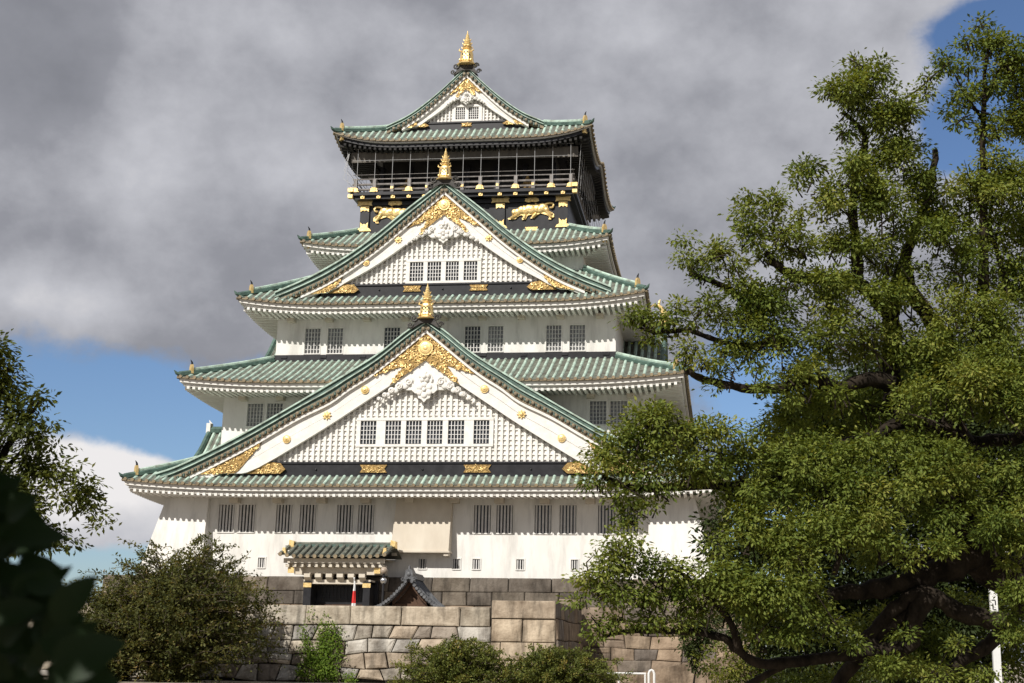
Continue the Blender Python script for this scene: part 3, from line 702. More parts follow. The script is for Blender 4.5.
make_gable([(0, 23.45), (1.31, 22.6), (3.29, 21.0), (6.42, 19.05), (10.13, 16.84), (13.26, 15.12), (16.4, 13.6), (18.0, 13.06)],
           [(0, 22.75), (3.3, 20.03), (5.15, 18.81), (6.4, 17.9), (8.6, 16.82), (11.7, 14.99), (14.5, 13.55), (15.75, 12.95)],
           [(0, 20.64), (1.87, 19.3), (4.19, 17.75), (6.37, 16.3), (9.75, 14.21), (10.4, 13.85), (11, 13.5)],
           1.0, .55, 6.9, (13.08, 13.88), [(-4.33, -3.26), (-2.63, -1.58), (-1.24, -.19), (.19, 1.23), (1.6, 2.68), (3.32, 4.36)], (15.12, 16.6),
           [(s*x, z, .28, st) for s in (-1, 1) for x, z, st in ((4.04, 18.66, 0), (6.55, 16.95, 1), (9.22, 15.36, 0))]+[(0, 21.45, .52, 0)],
           (0, 18.95, .88), (23.4, .86), (.385, .33, .085), (10.9, 15.0, 9.6), (3.4, 2.1), dict(x=(-3.3, 3.65), w=.92, knobs=(-7.2, 0, 7.2)), 11)
make_gable([(0, 34.75), (1.0, 33.95), (2.7, 32.6), (4.8, 30.8), (7.0, 29.17), (9.5, 27.75), (12.05, 26.62)],
           [(0, 33.98), (2.7, 31.57), (4.3, 30.15), (6.0, 28.84), (8.2, 27.4), (10.2, 26.45)],
           [(0, 32.25), (1.34, 31.2), (3.18, 29.74), (5.2, 28.35), (7.0, 27.33), (7.5, 27.0)],
           5.2, .55, 13.0, (26.6, 27.25), [(-2.45, -1.47), (-1.16, -.18), (.17, 1.1), (1.47, 2.44)], (27.5, 28.82),
           [(s*x, z, .24, st) for s in (-1, 1) for x, z, st in ((3.28, 30.42, 1), (5.56, 28.77, 0))]+[(0, 32.95, .42, 0)],
           (0, 31.0, .7), (34.75, .84), (.36, .33, .08), (7.2, 10.0, 6.4), (2.7, 1.5), dict(x=(-2.2, 2.6), w=.66, knobs=(-4.6, 0, 4.9)), 12)
make_gable([(0, 46.5), (.5, 46.0), (1.7, 44.8), (3.06, 43.6), (4.5, 42.55), (6.2, 41.72)],
           [(0, 45.95), (2.08, 43.88), (3.5, 42.65), (5.0, 41.66)],
           [(0, 44.78), (1.24, 43.65), (2.2, 42.86), (3.1, 42.22), (3.5, 41.9)],
           11.7, .5, 28.6, (41.72, 42.15), [(-.87, -.12), (.17, .95)], (42.42, 43.34),
           [], (0, 43.98, .42), (46.6, 1.02), (.3, .26, .065), (3.7, 4.9, 3.25), (1.25, .65), dict(x=(0.05,), w=.42, knobs=()), 13)

# ------------------------------------------------------------------ top storey: black lacquer body, balcony, gallery
mb = MB(); yb = 2*YC-12.1
mb.box(-8.12, 8.12, 12.1, yb, 32.6, 35.95, 0)
for x in (-7.75, -2.9, 2.9, 7.75):
    mb.box(x-.36, x+.36, 11.95, 12.098, 33.35, 35.4, 0)
mb.box(-8.2, 8.2, 11.9, 12.097, 35.4, 35.72, 0); mb.box(-8.2, 8.2, 11.93, 12.097, 33.0, 33.36, 0)
mb.box(-8.4, 8.4, 11.75, 12.09, 35.75, 35.95, 0)
mb.build('black_storey', 'lacquer', castle)
mb = MB(); mb.box(-6.9, 6.9, 13.4, 2*YC-13.4, 36.2, 40.6, 0); mb.box(-8.9, 8.9, 11.42, 11.5, 38.78, 39.62, 1)
mb.box(-6.95, 6.95, 13.2, 13.39, 37.95, 38.1, 2)
for k in range(-3, 4): mb.box(k*2.28-.16, k*2.28+.16, 13.15, 13.394, 36.25, 39.0, 2)
mb.box(-9.0, 9.0, 11.6, 12.3, 39.55, 39.75, 2); mb.box(-9.0, -8.4, 11.6, 29, 39.55, 39.75, 2); mb.box(8.4, 9.0, 11.6, 29, 39.55, 39.75, 2)
mb.box(-9.2, 9.2, 11.8, 2*YC-11.8, 39.75, 39.9, 2)
mb.build('gallery', ['dark_interior', 'brown_blind', 'lacquer'], castle)
bal = MB(); bal.box(-8.75, 8.75, 11.15, 2*YC-11.15, 36.0, 36.25, 0); bal.box(-8.55, 8.55, 11.35, 2*YC-11.35, 35.95-.2, 35.998, 0)
balcony = bal.build('balcony', ['lacquer'], castle)
rl = MB()
def rail_loop(z, r, m=0):
    x, y0_, y1_ = 8.5, 11.35, 2*YC-11.35
    for a, b in (((-x-.15, y0_), (x+.15, y0_)), ((x, y0_-.12), (x, y1_+.12)), ((-x, y0_-.12), (-x, y1_+.12)), ((-x-.3, y1_), (x+.3, y1_))):
        rl.tube([(*a, z), (*b, z)], r, 6, m)
rail_loop(37.72, .022); rail_loop(37.35, .05); rail_loop(36.92, .085); rail_loop(36.5, .085)
rl.build('railing', 'rail_grey', balcony)
pos_big = [-8.4, -6.9, -4.15, -1.4, 1.4, 4.15, 6.9, 8.4]; pos_small = [-5.5, -2.75, 0, 2.75, 5.5]
for x in pos_big:
    p = MB(); p.box(x-.13, x+.13, 11.2, 11.46, 36.25, 37.3, 0)
    p.prism([(x-.34, 36.26), (x+.34, 36.26), (x+.24, 36.40), (x+.28, 36.48), (x+.13, 36.60), (x-.13, 36.60), (x-.28, 36.48), (x-.24, 36.40)], 11.1, 11.19, 1)
    p.box(x-.12, x+.12, 11.24, 11.5, 37.0, 37.1, 1); p.build('railing_post', ['rail_grey', 'gold'], balcony)
for x in pos_small:
    p = MB(); p.box(x-.13, x+.13, 11.22, 11.48, 36.25, 36.86, 0); p.box(x-.11, x+.11, 11.17, 11.215, 36.5, 36.68, 1); p.build('railing_post', ['rail_grey', 'gold'], balcony)
def fitting(kind, x, z, y, s=1, T=None):
    g = MB()
    if kind == 'square': g.box(x-.15*s, x+.15*s, y-.12, y, z-.14*s, z+.14*s, 0); g.dome(x, y-.12, z, .1*s, .04, 8)
    elif kind == 'tee':
        g.prism([(x-.72*s, z+.22), (x-.62*s, z+.0), (x-.72*s, z-.2), (x-.3*s, z-.14), (x+.3*s, z-.14), (x+.72*s, z-.2), (x+.62*s, z), (x+.72*s, z+.22), (x+.2*s, z+.16), (x-.2*s, z+.16)], y-.06, y, 0)
    elif kind == 'cloud':
        g.prism([(x-.55*s, z-.1), (x-.5*s, z+.1), (x-.3*s, z+.16), (x+.3*s, z+.16), (x+.5*s, z+.1), (x+.55*s, z-.1), (x+.3*s, z-.2), (x, z-.14), (x-.3*s, z-.2)], y-.06, y, 0)
        for k in (-1, 0, 1): g.dome(x+k*.3*s, y-.06, z-.02, .13*s, .05, 8)
    elif kind == 'cap':
        g.prism([(x-.32*s, z-.25), (x-.12*s, z-.1), (x, z-.2), (x+.12*s, z-.1), (x+.32*s, z-.25), (x+.34*s, z+.22), (x-.34*s, z+.22)], y-.06, y, 0)
    elif kind == 'foot':
        g.prism([(x-.62*s, z-.3), (x+.62*s, z-.3), (x+.5*s, z-.12), (x+.3*s, z-.02), (x+.32*s, z+.42), (x+.12*s, z+.22), (x, z+.3), (x-.12*s, z+.22), (x-.32*s, z+.42), (x-.3*s, z-.02), (x-.5*s, z-.12)], y-.06, y, 0)
    elif kind == 'plate':
        g.prism([(x-.5*s, z-.17), (x+.5*s, z-.17), (x+.42*s, z), (x+.5*s, z+.17), (x-.5*s, z+.17), (x-.42*s, z)], y-.05, y, 0)
    return g.build('gold_fitting', 'gold', castle)
for x in (-7.8, -6.54, -5.4, -4.15, -2.94, -1.46, 1.46, 2.94, 4.15, 5.35, 6.52, 7.8): fitting('square', x, 35.9, 11.35)
for x in (-7.75, -2.9, 2.9, 7.75):
    fitting('tee', x, 35.56, 11.897, 1 if abs(x) < 5 else .85); fitting('cap', x, 35.14, 11.947); fitting('foot', x, 33.62, 11.925, .95)
for x in (-5.35, 5.35): fitting('cloud', x, 35.54, 11.897); fitting('plate', x, 33.2, 11.927)
for s_ in (-1, 1):
    for z, sc in ((36.42, 1.0), (35.9, .9)):
        g = MB(); g.box(s_*8.72-.2*sc, s_*8.72+.2*sc, 11.0, 11.35, z-.15*sc, z+.15*sc); g.build('gold_fitting', 'gold', castle)
# tigers
TG = [(185,268),(192,255),(205,250),(222,252),(240,240),(262,224),(285,219),(310,224),(332,228),(352,216),(378,212),(386,198),(396,206),(412,210),(440,200),(462,202),(480,212),(490,230),(495,258),(510,276),(530,285),(545,300),(546,326),(534,328),(520,346),(498,345),(505,327),(496,312),(465,300),(430,290),(405,302),(375,330),(345,336),(350,322),(372,312),(380,300),(350,300),(322,306),(305,340),(275,346),(272,330),(288,316),(270,302),(243,311),(218,336),(160,340),(152,328),(180,322),(200,310),(188,295)]
for hand in (1, -1):
    k = 3.27/360; pts = [(hand*(3.78+(a-185)*k), 34.69-(b-268)*k) for a, b in TG]
    bmz = MB(); n = len(pts); cx_ = sum(p[0] for p in pts)/n; cz_ = sum(p[1] for p in pts)/n
    bmz.prism(pts, 12.0, 12.09, 0)
    for (a, b, rx) in ((300, 262, 40), (350, 255, 42), (400, 250, 38), (450, 242, 40), (235, 275, 32), (330, 250, 40), (425, 255, 34), (270, 258, 36), (480, 262, 24), (205, 280, 22)):
        bmz.lathe([(rx*k, 0), (rx*k*.9, .06), (rx*k*.6, .12), (rx*k*.1, .15)], (hand*(3.78+(a-185)*k), 12.0, 34.69-(b-268)*k), 12, 0, 'y')
    for a, b, c, d in ((480, 270, 522, 330), (395, 290, 362, 325), (300, 300, 290, 335), (230, 300, 175, 330), (500, 285, 530, 300)):
        bmz.tube([(hand*(3.78+(a-185)*k), 11.97, 34.69-(b-268)*k), (hand*(3.78+(c-185)*k), 11.97, 34.69-(d-268)*k)], [.12, .09], 6, 0)
    tail = [(470,212),(488,205),(510,202),(530,205),(540,220),(534,238),(520,244),(508,240)]
    bmz.tube([(hand*(3.78+(a-185)*k), 11.98, 34.69-(b-268)*k) for a, b in tail], [.09]*7+[.05], 6, 0)
    for q in range(16):                                  # stripes cut as thin dark inlays
        rr = random.Random(q); a = 260+q*14; b = 235+rr.uniform(-8, 22); bmz.tube([(hand*(3.78+(a-185)*k), 11.86, 34.69-(b-268)*k), (hand*(3.78+(a+6-185)*k), 11.855, 34.69-(b+16-268)*k)], [.018, .012], 4, 1)
    bmz.build('tiger_relief', ['gold', 'gold_dark'], castle)
for hand in (-1, 1):                                     # cranes on the gallery wall
    c = MB(); x = hand*4.7; z = 37.4
    c.prism([(x-.9*hand, z-.2), (x-.3*hand, z-.1), (x+.1*hand, z+.7), (x+.35*hand, z+.0), (x+1.0*hand, z-.15), (x+.4*hand, z-.4), (x-.2*hand, z-.4)], 13.1, 13.147, 0); c.build('crane_relief', 'gold_dark', castle)
# safety net: posts and lines
net = MB()
for k in range(13): x = -8.22+k*1.385; net.tube([(x, 10.95, 36.3), (x, 10.95, 39.72)], .019, 5)
for z in (38.75, 39.7): net.tube([(-8.6, 10.95, z), (8.6, 10.95, z-.03)], .013, 4)
for s_ in (-1, 1):
    for k in range(14): y = 11.2+k*1.4; net.tube([(s_*8.95, y, 36.1), (s_*9.15, y, 39.7)], .014, 4)
    for z in (37.2, 38.0, 38.75): net.tube([(s_*9.05, 11.0, z), (s_*9.05, 29.7, z)], .012, 4)
for k in range(3): net.tube([(-8.6, 10.95, 36.8+k*.55), (-9.3, 11.0, 37.3+k*.7), (-8.95, 11.1, 39.5)], .018, 4)
net.build('safety_net', 'wire', castle)

# ------------------------------------------------------------------ side gables with gold fish
def side_gable(sx, xo, xi, yc, za, half, zb, fish, cream=False):
    g = MB(); O_ = [(0, za), (half*.3, za-(za-zb)*.42), (half*.65, za-(za-zb)*.76), (half, zb)]
    X_ = [half*k/12 for k in range(13)]
    for hand in (-1, 1):
        vs = [(sx*x, yc+hand*u, itp(u, O_)) for x in (xo, xi) for u in X_]
        g.add(vs, [(a, a+1, 14+a, 13+a) for a in range(12)], 1)
        x = min(xo, xi)+.2
        while x < max(xo, xi): g.tube([(sx*x, yc+hand*u, itp(u, O_)+.02) for u in X_], .13, 6, 0); x += .5
        g.tube([(sx*xo, yc+hand*u, itp(u, O_)+.1) for u in X_], .2, 6, 2)
        T = lambda x, y, z: (sx*y, yc+x, z)
        g.strip([(hand*u, itp(u, O_)-.15) for u in X_], [(hand*u, itp(u, O_)-.75) for u in X_], xo-.25, xo-.05, 3, T)
    T = lambda x, y, z: (sx*y, yc+x, z)
    g.strip([(u, itp(abs(u), O_)-.5) for u in [half*(k/12-1) for k in range(25)]], [(half*(k/12-1), zb-.4) for k in range(25)], xo-1.0, xo-.8, 3, T)
    g.tube([(sx*xo, yc, za+.15), (sx*xi, yc, za+.15)], .28, 6, 2)
    o = g.build('side_gable', ['verdigris', 'tile_trough', 'verdigris_dark', 'white_wood'], castle)
    f = MB(); b = Vector((sx*(xo-.1), yc, za+.3))
    if fish:
        f.box(b.x-.3, b.x+.3, yc-.35, yc+.35, b.z, b.z+.4, 0)
        pts = [(0, .3), (.15*sx, .7), (.05*sx, 1.1), (-.2*sx, 1.5), (-.45*sx, 1.75)]
        f.tube([(b.x+a, yc, b.z+c) for a, c in pts], [.38, .36, .26, .18, .08], 8, 0)
        f.tube([(b.x-.3*sx, yc, b.z+1.55), (b.x-.75*sx, yc-.1, b.z+1.7), (b.x-.95*sx, yc-.15, b.z+1.5)], [.12, .1, .02], 6, 0)
        f.tube([(b.x-.35*sx, yc, b.z+1.6), (b.x-.3*sx, yc, b.z+2.0), (b.x-.2*sx, yc, b.z+2.15)], [.12, .1, .02], 6, 0)
        f.tube([(b.x+.2*sx, yc-.2, b.z+.8), (b.x+.55*sx, yc-.4, b.z+1.1)], [.12, .02], 6, 0)
    else:
        f.box(b.x-.28, b.x+.02, yc-.28, yc+.28, b.z-.5, b.z+.35, 0); f.tube([b+Vector((0, 0, .3)), b+Vector((sx*.2, 0, .6))], [.1, .02], 6, 0)
    f.build('fish_ornament', 'gold' if fish or sx > 0 else 'white_wood', o)
for sx in (-1, 1):
    side_gable(sx, 15.3, 11.5, 15.5, 26.0, 7.2, 20.4, True)
    side_gable(sx, 17.6, 14.5, 8.6, 17.1, 4.6, 13.3, False)

# ------------------------------------------------------------------ entrance porch
por = MB()                                               # roof: ridge against the wall, slope to the front, short slope behind
xa, xb = -8.75, -1.45
def pz(d): return 7.5+.8*prof(min(1, d/1.9))
def plift(x): s_ = abs((x-(xa+xb)/2)/((xb-xa)/2)); return .18*max(0, (s_-.6)/.4)**2
for a in range(20):
    x0_, x1_ = xa+(xb-xa)*a/20, xa+(xb-xa)*(a+1)/20
    for b in range(4):
        d0, d1 = b*.475, b*.475+.475
        por.add([(x0_, -1.0+d0, pz(d0)+plift(x0_)), (x1_, -1.0+d0, pz(d0)+plift(x1_)), (x1_, -1.0+d1, pz(d1)+plift(x1_)*.3), (x0_, -1.0+d1, pz(d1)+plift(x0_)*.3)], [(0, 1, 2, 3)], 1)
for a in range(16):
    x = xa+.25+(xb-xa-.5)*a/15
    por.tube([(x, -1.06+d, pz(d)+plift(x)*(1-d/1.9)+.02) for d in (0, .5, 1, 1.5, 1.9)], .13, 8, 0)
    por.lathe([(.13, 0), (.13, .1)], (x, -1.04, pz(0)+plift(x)+.02), 8, 2, 'y')
por.box(-8.3, -1.65, .8, 1.1, 8.2, 8.42, 3); por.tube([(-8.3, .95, 8.46), (-1.65, .95, 8.46)], .12, 6, 0)
por.add([(xa, .95, 8.3), (xb, .95, 8.3), (xb, 2.69, 7.6), (xa, 2.69, 7.6)], [(0, 1, 2, 3)], 1)
porch = por.build('entrance_porch', ['porch_tile', 'tile_trough', 'tile_cap', 'verdigris_dark'], castle)
pm = MB()
for x in (-8.35, -1.6): pm.prism([(x-.17, 8.18), (x+.17, 8.18), (x+.15, 8.62), (x-.15, 8.7)], .6, 1.2)
for x in (xa+.35, xb-.35): pm.prism([(x-.14, 7.72), (x+.14, 7.72), (x+.1, 7.95), (x+.07, 8.1), (x-.07, 8.1), (x-.1, 7.95)], -.7, -.5)
pm.build('porch_ornament', 'gold', porch)
pe = MB(); pe.box(xa+.35, xb-.35, -.62, -.5, 7.12, 7.42); pe.box(xa+.55, xb-.55, -.3, -.1, 6.95, 7.25)
for a in range(14): x = xa+.6+(xb-xa-1.2)*a/13; pe.box(x-.12, x+.12, -.58, .6, 6.88, 7.05)
pe.box(xa+.9, xb-.9, 0, 2.69, 6.5, 6.88)
for x in (-7.5, -2.75): pe.box(x-.25, x+.25, -.28, -.003, 6.42, 6.95)
for a in range(6): x = -6.9+a*.72; pe.hexa([(x-.2, -.35, 6.25), (x+.2, -.35, 6.25), (x+.2, 0, 6.0), (x-.2, 0, 6.0), (x-.2, -.35, 6.48), (x+.2, -.35, 6.48), (x+.2, 0, 6.48), (x-.2, 0, 6.48)])
pe.box(-7.2, -2.8, .0, 1.6, 5.85, 6.12)
pe.add([(xa+.4, -.8, 7.4), (xb-.4, -.8, 7.4), (xb-.4, 2.69, 7.45), (xa+.4, 2.69, 7.45)], [(0, 1, 2, 3)])
pe.build('porch_eave', 'bay_plaster', porch)  # white eave in beige plaster: shade under the roof put into colour
pd = MB(); pd.box(-7.3, -2.6, 1.2, 1.5, 3.0, 6.1, 0); pd.box(-7.15, -6.65, -.1, 1.3, 3.0, 6.0, 0); pd.box(-3.25, -2.8, -.1, 1.3, 3.0, 6.0, 0)
for a in range(12):
    x = -6.3+a*.24; pd.box(x-.03, x+.03, 1.14, 1.197, 4.9, 5.85, 1)
for a in range(6): z = 4.95+a*.17; pd.box(-6.4, -3.5, 1.15, 1.195, z-.025, z+.025, 1)
pd.box(-6.5, -3.4, 1.1, 1.193, 4.5, 4.6, 2)
pd.build('porch_door', ['lacquer', 'black_iron', 'brown_wood'], porch)
pg = MB()
for x in (-6.9, -3.02): pg.box(x-.26, x+.26, -.14, -.103, 5.62, 5.9)
for x in (-7.95, -2.3): pg.box(x-.2, x+.2, -.42, -.352, 6.5, 6.85)
pg.build('porch_fitting', 'gold', porch)

# ------------------------------------------------------------------ well house, lamp, flag, rails
well = thing('well_house', 'small dark grey tiled gabled well house behind the rampart', 'well house', (.85, -3.2, 3.0))
gm = MB(); xc, za = .88, 6.0; HO = [(0, za), (.34, za-.48), (.74, za-.94), (1.16, za-1.34), (1.6, za-1.66), (2.0, za-1.84)]
XS = [2.0*k/14 for k in range(15)]
for hand in (-1, 1):
    vs = [(xc+hand*u, y, itp(u, HO)) for y in (-5, -1.6) for u in XS]; gm.add(vs, [(a, a+1, 16+a, 15+a) for a in range(14)], 0)
    for k in range(11): gm.tube([(xc+hand*u, -4.75+k*.3, itp(u, HO)+.02) for u in XS], .07, 6, 0)
    for q, u in enumerate(np.linspace(.2, 1.95, 12)): gm.lathe([(.10, 0), (.10, .25)], (xc+hand*u, -4.98, itp(u, HO)+.06), 8, 0, 'y')
    gm.strip([(xc+hand*u, itp(u, HO)+.05) for u in XS], [(xc+hand*u, itp(u, HO)-.1) for u in XS], -5.08, -4.8, 0)
    gm.tube([(xc+hand*u, -4.7, itp(u, HO)+.12) for u in XS[:-1]], .1, 6, 0)
gm.build('roof', 'grey_tile', well)
gm = MB(); gm.box(xc-.16, xc+.16, -5.0, -1.6, za-.02, za+.24, 0); gm.tube([(xc, -5, za+.27), (xc, -1.6, za+.27)], .1, 8, 0)
gm.prism([(xc-.42, za-.25), (xc-.25, za+.1), (xc-.2, za+.42), (xc, za+.55), (xc+.2, za+.42), (xc+.25, za+.1), (xc+.42, za-.25), (xc, za-.05)], -5.2, -5.0, 0)
gm.tube([(xc, -5.1, za+.5), (xc, -5.1, za+.72)], [.08, .05], 8, 0); spiral(gm, xc-.36, -5.2, za-.08, .12, 1.2, .04, -1); spiral(gm, xc+.36, -5.2, za-.08, .12, 1.2, .04, 1)
gm.dome(xc, -5.2, za+.2, .13, .06, 10)
gm.build('ridge', 'grey_tile', well)
gm = MB()
for hand in (-1, 1):
    gm.strip([(xc+hand*u, itp(u, HO)-.12) for u in XS], [(xc+hand*u, itp(u, HO)-.36) for u in XS], -4.7, -4.6, 0)
gm.strip([(xc+u, itp(abs(u), HO)-.3) for u in np.linspace(-1.35, 1.35, 13)], [(xc+u, 4.5) for u in np.linspace(-1.35, 1.35, 13)], -4.2, -4.1, 0)
gm.box(xc-1.35, xc+1.35, -4.4, -4.25, 4.3, 4.5); gm.prism([(xc-.4, 4.5), (xc+.4, 4.5), (xc+.25, 4.78), (xc, 5.0), (xc-.25, 4.78)], -4.3, -4.205)
gm.build('gable', 'brown_wood', well)
for px_ in (-1.15, 1.15):
    for py_ in (-4.6, -1.9):
        gm = MB(); gm.box(xc+px_-.1, xc+px_+.1, py_-.1, py_+.1, 3.0, 4.6); gm.build('post', 'brown_wood', well)

lamp = thing('street_lamp', 'dark lamp post carrying a silver ball and a round lantern by the entrance', 'street lamp', (-.70, -5, 3.0))
g = MB(); g.tube([(-.7, -5, 3.0), (-.7, -5, 6.28)], .07, 8); g.lathe([(.16, 0), (.16, .15), (.09, .3)], (-.7, -5, 3.0), 10); g.build('post', 'black_iron', lamp)
g = MB(); g.lathe([(.2*sin(PI*k/8), -.2*cos(PI*k/8)) for k in range(1, 8)], (-.7, -5, 5.82), 14); g.build('ball', 'steel', lamp, True)
g = MB(); g.lathe([(.1, -.18), (.2, -.12), (.23, 0), (.19, .14), (.08, .22)], (-.7, -5, 6.4), 14); g.build('lantern', 'lamp_glass', lamp, True)
flag = thing('flag', 'furled red and white flag hanging on a thin pole before the dark entrance', 'flag', (-2.5, -5, 3.0))
g = MB(); g.tube([(-2.5, -5, 3.0), (-2.5, -5, 5.95)], .025, 6); g.lathe([(.05, 0), (.04, .08)], (-2.5, -5, 5.92), 8); g.build('pole', 'white_paint', flag)
g = MB(); rings = []
for k in range(12):
    f = k/11; z = 5.78-f*1.6; r = .03+.115*f**.8; rings.append([(-2.5+.04+r*(.75+.35*cos(5*a+f*3))*cos(a), -5+r*(.6+.3*sin(4*a+f*2))*sin(a), z) for a in [2*PI*j/20 for j in range(20)]])
g.v = [p for q in rings for p in q]
for k in range(11):
    for j in range(20):
        g.f.append((k*20+j, k*20+(j+1) % 20, (k+1)*20+(j+1) % 20, (k+1)*20+j)); g.m.append(1 if 4 <= k+(1 if j % 20 < 8 else 0) <= 8 else 0); g.c.append((1, 1, 1))
g.build('cloth', ['white_cloth', 'red_cloth'], flag, True)
hr = thing('handrail', 'white tubular handrail with a looped end post at the foot of the stone base', 'handrail', tuple(at(632, 690, 49))[:2]+(0,))
p0, p1 = at(606, 673, 49), at(646, 673, 49); p0.z = p1.z = 1.0
g = MB(); g.tube([p0, p1], .035, 8); g.build('rail', 'white_paint', hr)
for f in (.32, .98):
    p = p0.lerp(p1, f); g = MB(); g.tube([(p.x, p.y, 0), (p.x, p.y, .98)], .035, 8); g.build('post', 'white_paint', hr)
g = MB(); a, b = p1+Vector((.10, 0, 0)), p1+Vector((.30, 0, 0))
g.tube([(a.x, a.y, 0), (a.x, a.y, 1.0), (a.x+.04, a.y, 1.1), (a.x+.1, a.y, 1.13), (b.x-.04, b.y, 1.1), (b.x, b.y, 1.0), (b.x, b.y, 0)], .045, 8); g.build('end_loop', 'white_paint', hr)
p = at(998, 683, 37)
lp = thing('light_pole', 'slim white pole with a short white arm standing behind the camphor limbs', 'light pole', (p.x, p.y, 0))
g = MB(); g.box(p.x-.10, p.x+.10, p.y-.08, p.y+.08, 0, 4.45); g.build('post', 'white_paint', lp)
g = MB(); g.box(p.x-.16, p.x+.45, p.y-.14, p.y+.14, 4.455, 4.6); g.box(p.x+.15, p.x+.45, p.y-.11, p.y+.11, 4.38, 4.45); g.build('lamp_head', 'white_paint', lp)
g = MB(); z = 3.15
g.box(p.x-.055, p.x+.04, p.y-.086, p.y-.082, z+.1, z+.13); g.box(p.x+.02, p.x+.05, p.y-.086, p.y-.082, z-.02, z+.1); g.box(p.x-.05, p.x-.02, p.y-.086, p.y-.082, z-.14, z+.02); g.box(p.x-.02, p.x+.05, p.y-.086, p.y-.082, z-.16, z-.13)
g.build('mark', 'black_iron', lp)

# ------------------------------------------------------------------ vegetation
def leaf_mesh(name, C, A, Nn, L, Wd, tint, m, parent, extra=None):
    """one small folded diamond per leaf: C base points, A axes, Nn normals"""
    C = np.asarray(C); A = np.asarray(A); Nn = np.asarray(Nn); n = len(C)
    A = A/np.linalg.norm(A, axis=1, keepdims=True)
    B = np.cross(A, Nn); B /= np.linalg.norm(B, axis=1, keepdims=True)+1e-9; Nn = np.cross(B, A)
    L = np.broadcast_to(L, n)[:, None]; Wd = np.broadcast_to(Wd, n)[:, None]
    v = np.stack([C, C+A*L*.5+B*Wd*.5+Nn*L*.05, C+A*L-Nn*L*.08, C+A*L*.5-B*Wd*.5+Nn*L*.05], 1).reshape(-1, 3)
    idx = np.arange(4*n, dtype=np.int32); n0 = n
    if extra:                                            # twigs: quads of a second material in the same mesh
        ev, ef = extra; idx = np.concatenate([idx, (np.asarray(ef, np.int32)+4*n).ravel()]); v = np.concatenate([v, np.asarray(ev)]); n += len(ef); tint = np.concatenate([tint, np.zeros(len(ef))])
    me = bpy.data.meshes.new(name); me.vertices.add(len(v)); me.vertices.foreach_set('co', v.astype(np.float32).ravel())
    me.loops.add(4*n); me.loops.foreach_set('vertex_index', idx)
    me.polygons.add(n); me.polygons.foreach_set('loop_start', np.arange(0, 4*n, 4, dtype=np.int32)); me.polygons.foreach_set('loop_total', np.full(n, 4, np.int32))
    me.materials.append(MAT[m])
    if extra: me.materials.append(MAT['bark']); me.polygons.foreach_set('material_index', (np.arange(n) >= n0).astype(np.int32))
    a = me.attributes.new('tint', 'FLOAT', 'FACE'); a.data.foreach_set('value', np.clip(tint, 0, 1).astype(np.float32))
    me.update(calc_edges=True); me.validate()
    o = bpy.data.objects.new(name, me); COL.objects.link(o)
    if parent:
        o.parent = parent
        if parent.type == 'EMPTY': o.matrix_parent_inverse = Matrix.Translation(-parent.location)
    return o
def unit(rg, n):
    v = rg.normal(size=(n, 3)); return v/np.linalg.norm(v, axis=1, keepdims=True)
def crown(name, clumps, m, parent, seed, L, dens=1.0, sub_r=.28, per=30, flat=.9, droop=.35, tshift=0, extra=None):
    """clumps: (centre, radius); each holds tufts near its shell, each tuft a spray of leaves"""
    rg = np.random.default_rng(seed); Cs, As, Ns, Ts = [], [], [], []
    for c, r in clumps:
        c = np.array(c); ct = rg.normal(0, .09); npad = max(2, int(7*(r/.62)**1.6)); tot = dens*60*r**2
        for p_ in range(npad):
            d0 = unit(rg, 1)[0]; d0[2] = d0[2]*.8+.12; pc = c+d0*r*rg.uniform(.35, .95)*np.array([1, 1, flat]); pr = r*rg.uniform(.42, .68)
            pt = ct+rg.normal(0, .10); ns = max(2, int(tot/npad*rg.uniform(.6, 1.4)))
            d = unit(rg, ns); d[:, 2] = np.where(d[:, 2] < 0, d[:, 2]*.7, d[:, 2]); sc = pc+d*(pr*rg.random(ns)**.35)[:, None]*np.array([1, 1, .92])
            for k in range(ns):
                n = int(per*rg.uniform(.5, 1.3)); q = rg.normal(0, sub_r*.5, (n, 3))*np.array([1, 1, .6])
                ax = q/(np.linalg.norm(q, axis=1, keepdims=True)+1e-6)+unit(rg, n)*.7+d[k]*.5; ax[:, 2] -= droop
                Cs.append(sc[k]+q); As.append(ax); Ns.append(unit(rg, n)*.6+d[k]*.5+np.array([0, 0, .7]))
                Ts.append(np.full(n, .42+pt+tshift+rg.normal(0, .08))+rg.normal(0, .15, n))
    C = np.concatenate(Cs); n = len(C); Ls = L*rg.uniform(.7, 1.25, n)
    return leaf_mesh(name, C, np.concatenate(As), np.concatenate(Ns), Ls, Ls*.46, np.concatenate(Ts), m, parent, extra)
def limb(name, pts, r0, r1, parent, seed=0, wob=.06, n=8):
    rr = random.Random(seed); P = [Vector(p) for p in pts]; Q = [P[0]*2-P[1]]+P+[P[-1]*2-P[-2]]; out = []
    for i in range(1, len(Q)-2):
        for k in range(4):
            t = k/4; a, b, c, d = Q[i-1:i+3]
            out.append(.5*((2*b)+(c-a)*t+(2*a-5*b+4*c-d)*t*t+(3*b-a-3*c+d)*t**3))
    out.append(P[-1]); k = len(out); w = (r0+r1)*.5
    out = [p+Vector((rr.uniform(-1, 1), rr.uniform(-1, 1), rr.uniform(-1, 1)))*wob*w*(0 if i in (0, k-1) else 1)*3 for i, p in enumerate(out)]
    rad = [(r0+(r1-r0)*(i/(k-1))**.8)*rr.uniform(.88, 1.14) for i in range(k)]
    mb = MB(); mb.tube(out, rad, n)
    return mb.build(name, 'bark', parent, True)

